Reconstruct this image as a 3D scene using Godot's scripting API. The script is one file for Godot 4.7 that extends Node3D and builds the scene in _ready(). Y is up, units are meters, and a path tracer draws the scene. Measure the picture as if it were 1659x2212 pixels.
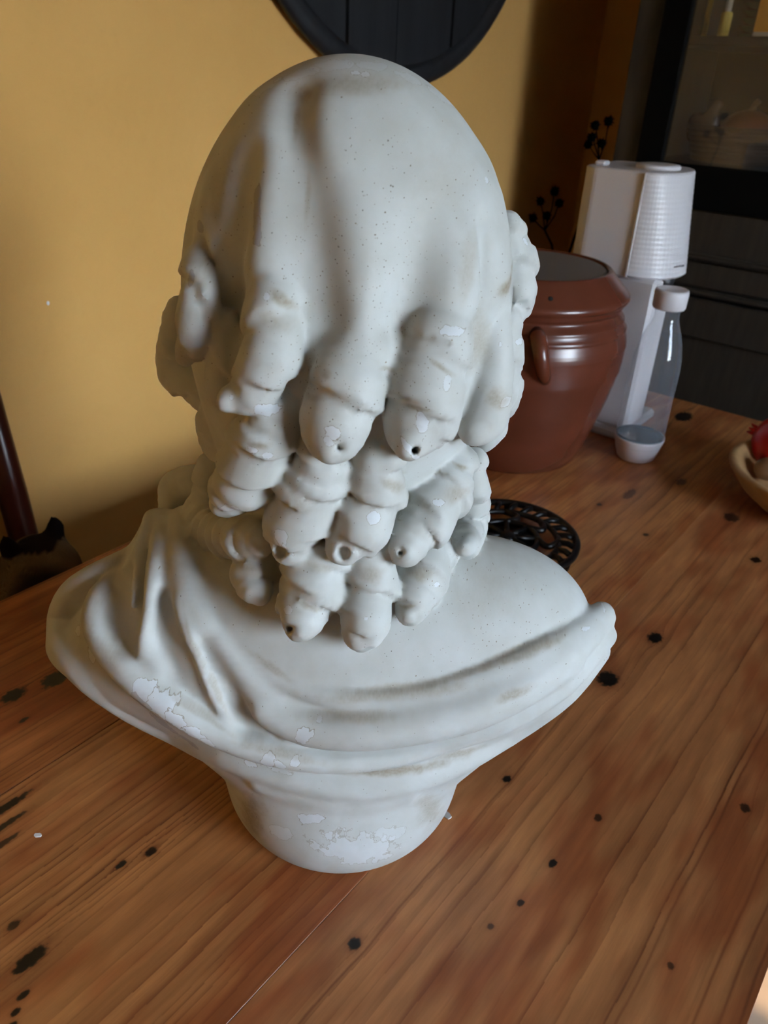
extends Node3D

const FRAME_W := 1659.0
const FRAME_H := 2212.0
const FOCAL := 1661.0
const TABLE_Y := 0.75
const BUST_AT := Vector3(-0.334, 0.75, -0.399)
const BUST_TURN := 37.5

var M := {}
var names := {}

func _ready():
	setup_camera_and_light()
	materials()
	build_room()
	build_table()
	build_bust()
	build_crock()
	build_machine()
	build_bottle()
	build_bowl()
	build_trivet()
	build_flakes()
	build_wall_disc()
	build_cabinet()
	build_plant()
	build_chairs()
	build_cat()


# ---------------------------------------------------------------- camera, sky, light
func setup_camera_and_light():
	var cam := Camera3D.new()
	cam.name = "camera"
	cam.fov = rad_to_deg(2.0 * atan(FRAME_H * 0.5 / FOCAL))
	cam.keep_aspect = Camera3D.KEEP_HEIGHT
	cam.near = 0.02
	cam.far = 60.0
	add_child(cam)
	var yaw := deg_to_rad(37.5)
	var pitch := deg_to_rad(30.0)
	var roll := deg_to_rad(2.75)
	var fwd := Vector3(-sin(yaw) * cos(pitch), -sin(pitch), -cos(yaw) * cos(pitch))
	var rgt := Vector3(cos(yaw), 0, -sin(yaw))
	var up := rgt.cross(fwd)
	var r2 := rgt * cos(roll) + up * sin(roll)
	var u2 := up * cos(roll) - rgt * sin(roll)
	cam.transform = Transform3D(Basis(r2, u2, -fwd), Vector3(0, 1.37, 0))
	cam.current = true
	# a phone's small aperture: the room behind the bust is a touch soft
	var optics := CameraAttributesPhysical.new()
	optics.frustum_focal_length = 24.0 * FOCAL / FRAME_H
	optics.frustum_near = 0.02
	optics.frustum_far = 60.0
	optics.frustum_focus_distance = 0.60
	optics.exposure_aperture = 6.5
	cam.attributes = optics
	var env := Environment.new()
	var psky := ProceduralSkyMaterial.new()
	psky.sky_top_color = Color(0.735, 0.81, 0.905)
	psky.sky_horizon_color = Color(0.865, 0.91, 0.94)
	psky.ground_horizon_color = Color(0.60, 0.62, 0.60)
	psky.ground_bottom_color = Color(0.40, 0.40, 0.36)
	psky.sun_angle_max = 0.0
	var sky := Sky.new()
	sky.sky_material = psky
	env.background_mode = Environment.BG_SKY
	env.sky = sky
	env.background_energy_multiplier = 51.0
	env.tonemap_mode = Environment.TONE_MAPPER_LINEAR
	env.tonemap_exposure = 1.0
	env.sdfgi_enabled = true
	env.ssao_enabled = true
	env.ssil_enabled = true
	# low sun that only reaches the floor and the chair by the window
	var sun := DirectionalLight3D.new()
	sun.name = "sun"
	sun.light_color = Color(1.0, 0.90, 0.76)
	sun.light_energy = 1.8
	sun.light_angular_distance = 0.6
	sun.shadow_enabled = true
	sun.transform = Transform3D(Basis.looking_at(Vector3(-cos(deg_to_rad(35.0)), -sin(deg_to_rad(35.0)), -0.05)), Vector3(6, 5, 0))
	add_child(sun)
	var we := WorldEnvironment.new()
	we.name = "world_environment"
	we.environment = env
	add_child(we)

# ---------------------------------------------------------------- naming helpers
func numbered(called: String) -> String:
	var n: int = names.get(called, 0)
	names[called] = n + 1
	return called if n == 0 else "%s_%03d" % [called, n]

func V(x: float, y: float, z: float) -> Vector3:
	return Vector3(x, y, z)

func tag(o: Node, label: String, category: String, group := "") -> Node:
	o.set_meta("label", label)
	o.set_meta("category", category)
	if group != "":
		o.set_meta("group", group)
	return o

func thing(called: String, label: String, category: String, at := Vector3.ZERO, turn := 0.0, group := "") -> Node3D:
	var o := Node3D.new()
	o.name = numbered(called)
	add_child(o)
	o.position = at
	o.rotation.y = turn
	tag(o, label, category, group)
	return o

func put(called: String, mesh: Mesh, mat: Material, parent: Node, at := Vector3.ZERO, rot := Vector3.ZERO) -> MeshInstance3D:
	var o := MeshInstance3D.new()
	o.name = numbered(called) if parent == self else called
	o.mesh = mesh
	o.material_override = mat
	o.position = at
	o.rotation = rot
	o.cast_shadow = GeometryInstance3D.SHADOW_CASTING_SETTING_ON
	parent.add_child(o, true)
	return o

func structure(called: String, mesh: Mesh, mat: Material, at := Vector3.ZERO) -> MeshInstance3D:
	var o := put(called, mesh, mat, self, at)
	o.set_meta("kind", "structure")
	return o

# ---------------------------------------------------------------- mesh helpers
func quad(st: SurfaceTool, a: Vector3, b: Vector3, c: Vector3, d: Vector3):
	for p in [a, b, c, a, c, d]:
		st.add_vertex(p)

func begin(smooth := false) -> SurfaceTool:
	var st := SurfaceTool.new()
	st.begin(Mesh.PRIMITIVE_TRIANGLES)
	st.set_smooth_group(0 if smooth else -1)
	return st

func finish(st: SurfaceTool) -> ArrayMesh:
	st.index()
	st.generate_normals()
	return st.commit()

# box with chamfered edges, centred
func add_block(st: SurfaceTool, c: Vector3, size: Vector3, ch := 0.003, basis := Basis.IDENTITY):
	var h := size * 0.5
	ch = minf(ch, minf(h.x, minf(h.y, h.z)) * 0.9)
	var f := func(sx, sy, sz, ax):
		var v := Vector3(sx * (h.x - ch), sy * (h.y - ch), sz * (h.z - ch))
		v[ax] += ch * [sx, sy, sz][ax]
		return c + basis * v
	for ax in 3:
		var u := (ax + 1) % 3
		var w := (ax + 2) % 3
		for s in [-1, 1]:
			var k := []
			for e in [[-1, -1], [1, -1], [1, 1], [-1, 1]]:
				var sg := [0, 0, 0]
				sg[ax] = s; sg[u] = e[0]; sg[w] = e[1]
				k.append(f.call(sg[0], sg[1], sg[2], ax))
			if s > 0: quad(st, k[3], k[2], k[1], k[0])
			else: quad(st, k[0], k[1], k[2], k[3])
		for su in [-1, 1]:
			for sw in [-1, 1]:
				var k2 := []
				for t in [[-1, u], [1, u], [1, w], [-1, w]]:
					var sg2 := [0, 0, 0]
					sg2[ax] = t[0]; sg2[u] = su; sg2[w] = sw
					k2.append(f.call(sg2[0], sg2[1], sg2[2], t[1]))
				if su * sw > 0: quad(st, k2[0], k2[1], k2[2], k2[3])
				else: quad(st, k2[3], k2[2], k2[1], k2[0])
	for sx in [-1, 1]:
		for sy in [-1, 1]:
			for sz in [-1, 1]:
				var a = f.call(sx, sy, sz, 0)
				var b = f.call(sx, sy, sz, 1)
				var d = f.call(sx, sy, sz, 2)
				if sx * sy * sz > 0:
					st.add_vertex(a); st.add_vertex(d); st.add_vertex(b)
				else:
					st.add_vertex(a); st.add_vertex(b); st.add_vertex(d)

func block(size: Vector3, ch := 0.003, c := Vector3.ZERO) -> ArrayMesh:
	var st := begin()
	add_block(st, c, size, ch)
	return finish(st)

# revolve a profile of Vector2(radius, height) about y
func add_lathe(st: SurfaceTool, prof: Array, n := 48, at := Vector3.ZERO, basis := Basis.IDENTITY):
	for i in prof.size() - 1:
		var p: Vector2 = prof[i]
		var q: Vector2 = prof[i + 1]
		for k in n:
			var a := TAU * k / n
			var b := TAU * (k + 1) / n
			var pa := at + basis * Vector3(p.x * cos(a), p.y, p.x * sin(a))
			var pb := at + basis * Vector3(p.x * cos(b), p.y, p.x * sin(b))
			var qa := at + basis * Vector3(q.x * cos(a), q.y, q.x * sin(a))
			var qb := at + basis * Vector3(q.x * cos(b), q.y, q.x * sin(b))
			if p.x > 1e-6:
				st.add_vertex(pa); st.add_vertex(pb); st.add_vertex(qb)
			if q.x > 1e-6:
				st.add_vertex(pa); st.add_vertex(qb); st.add_vertex(qa)
			if p.x <= 1e-6:
				pass

func lathe(prof: Array, n := 48, smooth := true) -> ArrayMesh:
	var st := begin(smooth)
	add_lathe(st, prof, n)
	return finish(st)

# round bar along a path
func add_bar(st: SurfaceTool, pts: Array, rad, n := 10):
	var rings := []
	var prev := Vector3.ZERO
	for i in pts.size():
		var t: Vector3 = (pts[mini(i + 1, pts.size() - 1)] - pts[maxi(i - 1, 0)]).normalized()
		var e1 := prev - t * prev.dot(t)
		if i == 0 or e1.length() < 1e-4:
			e1 = t.cross(Vector3.UP if absf(t.y) < 0.9 else Vector3.RIGHT)
		e1 = e1.normalized()
		prev = e1
		var e2 := t.cross(e1)
		var rr: float = rad[i] if rad is Array else rad
		var ring := []
		for k in n:
			var a := TAU * k / n
			ring.append(pts[i] + (e1 * cos(a) + e2 * sin(a)) * rr)
		rings.append(ring)
	for i in rings.size() - 1:
		for k in n:
			var l := (k + 1) % n
			quad(st, rings[i][k], rings[i + 1][k], rings[i + 1][l], rings[i][l])
	for k in range(1, n - 1):
		st.add_vertex(rings[0][0]); st.add_vertex(rings[0][k]); st.add_vertex(rings[0][k + 1])
		var z: Array = rings[-1]
		st.add_vertex(z[0]); st.add_vertex(z[k + 1]); st.add_vertex(z[k])

func bar(pts: Array, rad, n := 10) -> ArrayMesh:
	var st := begin(true)
	add_bar(st, pts, rad, n)
	return finish(st)

# ---------------------------------------------------------------- materials
func mat(called: String, c: Color, rough := 0.7, metal := 0.0) -> StandardMaterial3D:
	var m := StandardMaterial3D.new()
	m.resource_name = called
	m.albedo_color = c
	m.roughness = rough
	m.metallic = metal
	M[called] = m
	return m

func noise_tex(freq: float, seed_: int, lo: Color, hi: Color, size := 512, oct := 4, normal := false, bump := 4.0) -> NoiseTexture2D:
	var n := FastNoiseLite.new()
	n.seed = seed_
	n.frequency = freq
	n.fractal_octaves = oct
	var t := NoiseTexture2D.new()
	t.width = size
	t.height = size
	t.seamless = true
	t.noise = n
	if normal:
		t.as_normal_map = true
		t.bump_strength = bump
	else:
		var g := Gradient.new()
		g.set_color(0, lo)
		g.set_color(1, hi)
		t.color_ramp = g
	return t

func tri(m: StandardMaterial3D, scale: float):
	m.uv1_triplanar = true
	m.uv1_world_triplanar = true
	m.uv1_scale = Vector3.ONE * scale

func materials():
	var p := mat("plaster", Color(1, 1, 1), 0.58)
	p.metallic_specular = 0.4
	p.detail_enabled = true
	p.detail_blend_mode = BaseMaterial3D.BLEND_MODE_MUL
	p.detail_uv_layer = BaseMaterial3D.DETAIL_UV_2
	p.detail_albedo = noise_tex(0.012, 5, Color(0.90, 0.89, 0.865), Color(1.0, 1.0, 1.0), 512, 5)
	p.uv2_triplanar = true
	p.uv2_scale = Vector3.ONE * 4.0
	p.normal_enabled = false
	var w := mat("ochre_wall", Color(1, 1, 1), 0.9)
	w.albedo_texture = noise_tex(0.006, 4, Color(0.85, 0.655, 0.365), Color(0.885, 0.69, 0.40))
	tri(w, 0.6)
	w.normal_enabled = true
	w.normal_texture = noise_tex(0.05, 9, Color.BLACK, Color.WHITE, 512, 3, true, 1.5)
	w.normal_scale = 0.25
	mat("white_paint", Color(0.74, 0.73, 0.71), 0.85)
	mat("grey_wall", Color(0.55, 0.50, 0.43), 0.9)
	mat("window_paint", Color(0.80, 0.80, 0.78), 0.5)
	mat("floor_wood", Color(0.27, 0.18, 0.12), 0.6)
	var d := mat("dark_oak", Color(1, 1, 1), 0.6)
	d.albedo_texture = noise_tex(0.02, 21, Color(0.165, 0.145, 0.12), Color(0.225, 0.20, 0.17), 256)
	d.uv1_triplanar = true
	d.uv1_scale = V(9, 1.2, 9)
	mat("black_lacquer", Color(0.018, 0.017, 0.018), 0.75)
	M.black_lacquer.metallic_specular = 0.25
	mat("cabinet_inside", Color(0.058, 0.048, 0.035), 0.9)
	var cg := mat("cabinet_glass", Color(0.9, 0.92, 0.92, 0.015), 0.03)
	cg.transparency = BaseMaterial3D.TRANSPARENCY_ALPHA
	mat("chair_wood", Color(0.26, 0.10, 0.055), 0.28)
	var g := mat("stoneware_glaze", Color(1, 1, 1), 0.26)
	g.albedo_texture = noise_tex(0.012, 31, Color(0.345, 0.17, 0.115), Color(0.42, 0.215, 0.15), 256)
	tri(g, 3.0)
	g.metallic_specular = 0.6
	g.normal_enabled = true
	g.normal_texture = noise_tex(0.02, 33, Color.BLACK, Color.WHITE, 256, 3, true, 2.0)
	g.normal_scale = 0.12
	mat("grey_lid", Color(0.42, 0.39, 0.36), 0.75)
	mat("hole", Color(0.02, 0.015, 0.012), 0.9)
	mat("white_plastic", Color(0.86, 0.85, 0.86), 0.35)
	mat("grey_plastic", Color(0.12, 0.12, 0.13), 0.4)
	mat("print_grey", Color(0.45, 0.46, 0.48), 0.6)
	var gl := mat("clear_glass", Color(0.86, 0.90, 0.95, 0.10), 0.04)
	gl.transparency = BaseMaterial3D.TRANSPARENCY_ALPHA
	gl.cull_mode = BaseMaterial3D.CULL_DISABLED
	var wa := mat("water", Color(0.36, 0.43, 0.47, 0.75), 0.05)
	wa.transparency = BaseMaterial3D.TRANSPARENCY_ALPHA
	var b := mat("bowl_wood", Color(1, 1, 1), 0.55)
	b.albedo_texture = noise_tex(0.02, 41, Color(0.60, 0.47, 0.30), Color(0.72, 0.58, 0.40), 256)
	tri(b, 5.0)
	mat("red_fruit", Color(0.70, 0.07, 0.05), 0.32)
	mat("brown_fruit", Color(0.48, 0.34, 0.21), 0.6)
	mat("cast_iron", Color(0.035, 0.033, 0.038), 0.38, 0.3)
	var k := mat("black_boards", Color(1, 1, 1), 0.55)
	k.albedo_texture = noise_tex(0.015, 51, Color(0.085, 0.09, 0.105), Color(0.145, 0.15, 0.165), 256)
	k.uv1_triplanar = true
	k.uv1_scale = V(8, 0.8, 8)
	mat("black_seed", Color(0.012, 0.010, 0.009), 1.0)
	M.black_seed.metallic_specular = 0.1
	mat("dark_jar", Color(0.06, 0.055, 0.045), 0.35)
	mat("basket_wicker", Color(0.27, 0.20, 0.135), 0.8)
	mat("squash", Color(0.36, 0.165, 0.07), 0.5)
	mat("plastic_bag", Color(0.30, 0.24, 0.20), 0.25)
	mat("yellow_wax", Color(0.80, 0.70, 0.30), 0.5)
	mat("orange_box", Color(0.85, 0.60, 0.16), 0.6)
	mat("pale_box", Color(0.75, 0.72, 0.66), 0.6)
	mat("green_glass", Color(0.14, 0.24, 0.18), 0.2)
	mat("cushion", Color(0.85, 0.72, 0.60), 0.9)
	mat("plaster_raw", Color(0.90, 0.90, 0.90), 0.85)
	var c := mat("cat_fur", Color(1, 1, 1), 0.95)
	c.vertex_color_use_as_albedo = true
	c.normal_enabled = true
	c.normal_texture = noise_tex(0.08, 61, Color.BLACK, Color.WHITE, 256, 3, true, 6.0)
	c.uv1_triplanar = true
	c.uv1_scale = V(14, 5, 14)
	c.metallic_specular = 0.15

func build_room():
	structure("floor", block(V(4.2, 0.2, 5.2), 0.0), M.floor_wood, V(0.7, -0.1, -0.4))
	structure("ceiling", block(V(4.2, 0.2, 5.2), 0.0), M.white_paint, V(0.7, 2.6, -0.4))
	var wl := structure("wall_left", block(V(0.2, 2.5, 4.8), 0.0), M.ochre_wall, V(-1.3, 1.25, -0.45))
	# a small nick where the paint has come off
	var st := begin()
	add_lathe(st, [Vector2(0, 0.0005), Vector2(0.003, 0.0004), Vector2(0.0042, -0.001)], 10)
	put("paint_nick", finish(st), M.plaster_raw, wl, V(0.1002, 1.016 - 1.25, -0.641 + 0.45), V(0, 0, -PI / 2)).scale = V(1, 1, 0.75)
	structure("wall_back", block(V(3.8, 2.5, 0.2), 0.0), M.ochre_wall, V(0.7, 1.25, -2.63))
	structure("wall_front", block(V(3.8, 2.5, 0.2), 0.0), M.ochre_wall, V(0.7, 1.25, 1.8))
	# right wall round the window: an old thick wall with its reveal
	var y0 := 0.9
	var y1 := 2.3
	var z0 := -1.05
	var z1 := 0.12
	st = begin()
	add_block(st, V(2.36, y0 / 2, -0.40), V(0.32, y0, 4.9), 0.0)
	add_block(st, V(2.36, (y1 + 2.5) / 2, -0.40), V(0.32, 2.5 - y1, 4.9), 0.0)
	add_block(st, V(2.36, (y0 + y1) / 2, (-2.86 + z0) / 2), V(0.32, y1 - y0, z0 + 2.86), 0.0)
	add_block(st, V(2.36, (y0 + y1) / 2, (2.05 + z1) / 2), V(0.32, y1 - y0, 2.05 - z1), 0.0)
	structure("wall_right", finish(st), M.grey_wall)
	st = begin()
	for y in [y0 + 0.03, y1 - 0.03]:
		add_block(st, V(2.48, y, (z0 + z1) / 2), V(0.06, 0.06, z1 - z0), 0.004)
	for z in [z0 + 0.03, (z0 + z1) / 2, z1 - 0.03]:
		add_block(st, V(2.48, (y0 + y1) / 2, z), V(0.06, y1 - y0 - 0.12, 0.06), 0.004)
	var win := structure("window_1", finish(st), M.window_paint)
	put("added_shade_board", block(V(0.98, y1 - y0, 0.03), 0.004), M.chair_wood, win, V(3.01, (y0 + y1) / 2, z1 + 0.02))  # unseen board added outside the jamb to dim the left wall towards its corner
	for s in [-1, 1]:
		put("pane", block(V(0.004, y1 - y0 - 0.12, (z1 - z0) / 2 - 0.09), 0.0), M.clear_glass, win, V(2.48, (y0 + y1) / 2, (z0 + z1) / 2 + s * ((z1 - z0) / 4)))

# boards: u across the plank, v along it, both in metres from the plank's corner
func plank_mesh(x0: float, x1: float, z0: float, z1: float, th: float) -> ArrayMesh:
	var m := block(V(x1 - x0, th, z1 - z0), 0.0004, V((x0 + x1) / 2, -th / 2, (z0 + z1) / 2))
	var arr := m.surface_get_arrays(0)
	var uv := PackedVector2Array()
	var uv2 := PackedVector2Array()
	for p in arr[Mesh.ARRAY_VERTEX]:
		var q := Vector2((p.x - x0) / (x1 - x0), (p.z - z0) / (z1 - z0))
		if p.y < -0.004:
			q.x += p.y * 2.0
		uv.append(q)
		uv2.append(Vector2(p.x * 6.0 + p.y * 4.0, p.z * 0.8))
	arr[Mesh.ARRAY_TEX_UV] = uv
	arr[Mesh.ARRAY_TEX_UV2] = uv2
	var o := ArrayMesh.new()
	o.add_surface_from_arrays(Mesh.PRIMITIVE_TRIANGLES, arr)
	return o

const PLANKS := [[-0.875, -0.5837], [-0.5826, -0.2622], [-0.2620, 0.04]]
const TABLE_Z0 := -1.705
const TABLE_Z1 := 0.35
# dark knots of the table: x, z, radius across, stretch along the grain, darkness
var knots := [
	[-0.195, -0.839, 0.0085, 1.3, 1.0], [-0.208, -0.725, 0.0115, 1.2, 1.0], [-0.222, -0.516, 0.0036, 1.4, 0.95], [-0.130, -0.533, 0.0034, 1.4, 0.6],
	[-0.140, -0.460, 0.0030, 1.7, 0.9], [-0.143, -0.407, 0.0026, 1.4, 0.7], [-0.152, -0.372, 0.0026, 1.2, 0.5], [-0.022, -0.439, 0.003, 1.0, 0.5],
	[-0.229, -0.287, 0.0044, 1.3, 1.0], [-0.433, -0.207, 0.0026, 1.7, 1.0], [-0.424, -0.232, 0.0042, 1.2, 0.75], [-0.416, -0.112, 0.0060, 2.2, 1.0],
	[-0.691, -0.299, 0.011, 1.5, 0.9], [-0.701, -0.254, 0.009, 1.4, 0.9], [-0.658, -0.242, 0.0025, 2.2, 0.7], [-0.452, -0.118, 0.0035, 1.5, 0.6],
	[-0.395, -0.094, 0.0024, 2.0, 0.9], [-0.388, -0.084, 0.0024, 1.5, 0.9], [-0.381, -0.078, 0.0024, 1.5, 0.9], [-0.151, -1.124, 0.007, 1.2, 0.8],
	[-0.221, -1.232, 0.012, 1.2, 0.6], [-0.404, -1.119, 0.004, 1.3, 0.6], [-0.306, -1.079, 0.004, 1.3, 0.6], [-0.381, -1.191, 0.008, 3.0, 0.4],
	[-0.439, -1.609, 0.016, 1.8, 0.9], [-0.023, -0.641, 0.005, 1.2, 0.6], [-0.566, -0.168, 0.0045, 6.0, 0.85], [-0.548, -0.160, 0.0030, 8.0, 0.7],
	[-0.531, -0.148, 0.0030, 6.0, 0.6], [-0.33, -1.3, 0.008, 2.0, 0.4], [-0.48, -1.4, 0.010, 1.6, 0.4], [-0.75, -0.75, 0.010, 1.5, 0.8], [-0.8, -0.45, 0.007, 1.5, 0.7],
]
var plank_images := [null, null, null]

func paint_plank(k: int):
	var w := 400
	var h := 1500
	var x0: float = PLANKS[k][0]
	var x1: float = PLANKS[k][1]
	var n1 := FastNoiseLite.new()
	n1.seed = 70 + k
	n1.frequency = 1.0
	n1.fractal_octaves = 3
	var n2 := FastNoiseLite.new()
	n2.seed = 90 + k
	n2.frequency = 1.0
	n2.fractal_octaves = 2
	# late-wood lines: spacing changes over the width, so that one plank is not ruled like paper
	var lines := PackedFloat32Array()
	lines.resize(2048)
	for i in 2048:
		var g := (i / 2048.0 - 0.25) * 0.6
		var s: float = g * [110.0, 105.0, 70.0][k] + n1.get_noise_1d(g * 9.0 + 50.0) * 3.0
		var fr := s - floorf(s)
		lines[i] = pow(fr, 4.0) * clampf(0.42 + 0.7 * n2.get_noise_1d(g * 30.0 + 9.0), 0.05, 1.0) + 0.10 * n2.get_noise_1d(g * 700.0)
	# single strong lines that the photograph shows
	for q in [[-0.045, 0.5], [-0.038, 0.7], [0.008, 0.9], [0.0225, 0.8], [0.035, 0.7], [-0.221, 0.5]]:
		if k == 2:
			for i in 2048:
				var g := (i / 2048.0 - 0.25) * 0.6
				lines[i] += q[1] * exp(-pow((g - (q[0] - x0)) / 0.0011, 2.0))
	var mine := []
	for q in knots:
		if q[0] > x0 - 0.03 and q[0] < x1 + 0.03:
			mine.append(q)
	var light: Color = [Color(0.76, 0.475, 0.265), Color(0.83, 0.575, 0.345), Color(0.80, 0.55, 0.345)][k]
	var dark: Color = [Color(0.43, 0.22, 0.105), Color(0.46, 0.25, 0.13), Color(0.46, 0.26, 0.145)][k]
	var data := PackedByteArray()
	data.resize(w * h * 3)
	var o := 0
	for j in h:
		var z := lerpf(TABLE_Z0, TABLE_Z1, (j + 0.5) / h)
		var close := []
		for q in mine:
			if absf(z - q[1]) < q[2] * q[3] * 9.0:
				close.append(q)
		var sway := 0.003 * n1.get_noise_1d(z * 2.3) + 0.0012 * n1.get_noise_1d(z * 9.0 + 30.0)
		for i in w:
			var x := lerpf(x0, x1, (i + 0.5) / w)
			var g := x - x0 + sway + 0.004 * n1.get_noise_2d(x * 5.0, z * 1.6)
			var ring := 0.0
			var kn := 0.0
			for q in close:
				var dx: float = x - q[0]
				var dz: float = (z - q[1]) / q[3]
				var r: float = q[2]
				var d := sqrt(dx * dx + dz * dz)
				if d < r * 8.0:
					g -= signf(dx) * r * 1.1 * exp(-d / (r * 1.8)) * minf(1.0, absf(dx) / (r * 0.5))
					var e := d + r * 0.35 * n1.get_noise_2d(x * 140.0, z * 140.0)
					kn = maxf(kn, q[4] * (1.0 - smoothstep(r * 0.75, r * 1.15, e)))
					ring = maxf(ring, q[4] * 0.6 * exp(-maxf(e - r, 0.0) / (r * 0.7)))
			var v := lines[clampi(int((g / 0.6 + 0.25) * 2048.0), 0, 2047)]
			var blot := n2.get_noise_2d(x * 14.0, z * 3.5)
			v = clampf(v * (0.8 + 0.6 * n2.get_noise_2d(x * 9.0 + 40.0, z * 2.0)) + 0.22 * blot + 0.10 + ring * 0.7, 0.0, 1.0)
			var c := light.lerp(dark, v)
			# reddish heartwood clouds along the grain
			c = c.lerp(Color(dark.r * 1.25, dark.g * 1.05, dark.b * 0.95), clampf(0.9 * n1.get_noise_2d(x * 7.0 + 80.0, z * 1.3) + 0.5 * n2.get_noise_2d(x * 30.0, z * 9.0 + 20.0) + 0.12, 0.0, 0.55))
			c = c.lerp(Color(0.018, 0.010, 0.008), kn)
			data[o] = int(clampf(c.r * 255.0, 0, 255))
			data[o + 1] = int(clampf(c.g * 255.0, 0, 255))
			data[o + 2] = int(clampf(c.b * 255.0, 0, 255))
			o += 3
	plank_images[k] = Image.create_from_data(w, h, false, Image.FORMAT_RGB8, data)

func build_table():
	var t := thing("pine_table", "large rustic pine table of three broad knotty planks with a worn varnish", "table")
	var id := WorkerThreadPool.add_group_task(paint_plank, 3)
	WorkerThreadPool.wait_for_group_task_completion(id)
	var fibre := noise_tex(0.02, 15, Color(0.80, 0.78, 0.76), Color(1.0, 1.0, 1.0), 512, 4)
	var rough := noise_tex(0.01, 16, Color(0.30, 0.30, 0.30), Color(0.52, 0.52, 0.52), 256, 4)
	for k in 3:
		var m := mat("pine_%d" % k, Color.WHITE, 1.0)
		m.albedo_texture = ImageTexture.create_from_image(plank_images[k])
		m.roughness_texture = rough
		m.detail_enabled = true
		m.detail_uv_layer = BaseMaterial3D.DETAIL_UV_2
		m.detail_blend_mode = BaseMaterial3D.BLEND_MODE_MUL
		m.detail_albedo = fibre
		put("plank", plank_mesh(PLANKS[k][0], PLANKS[k][1], TABLE_Z0, TABLE_Z1, 0.03), m, t, V(0, TABLE_Y - [0.0004, 0.0, 0.0002][k], 0))
	put("apron", block(V(0.02, 0.09, 1.8), 0.002), M.chair_wood, t, V(-0.80, TABLE_Y - 0.075, -0.68))
	put("apron", block(V(0.02, 0.09, 1.8), 0.002), M.chair_wood, t, V(-0.035, TABLE_Y - 0.075, -0.68))
	for x in [-0.80, -0.035]:
		for z in [-1.62, 0.26]:
			put("leg", block(V(0.08, 0.72, 0.08), 0.004), M.chair_wood, t, V(x, 0.36, z))

func _ell(c, r, k, l): sc.ell(c, r, k, l)
func _tube(l, p, r, k, amp, pitch, st, ph, sg, mode):
	sc.tube(l, p, r, k, amp, pitch, st * sg, ph, 0 if mode == "add" else 1)

var sc: Sculpt
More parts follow.
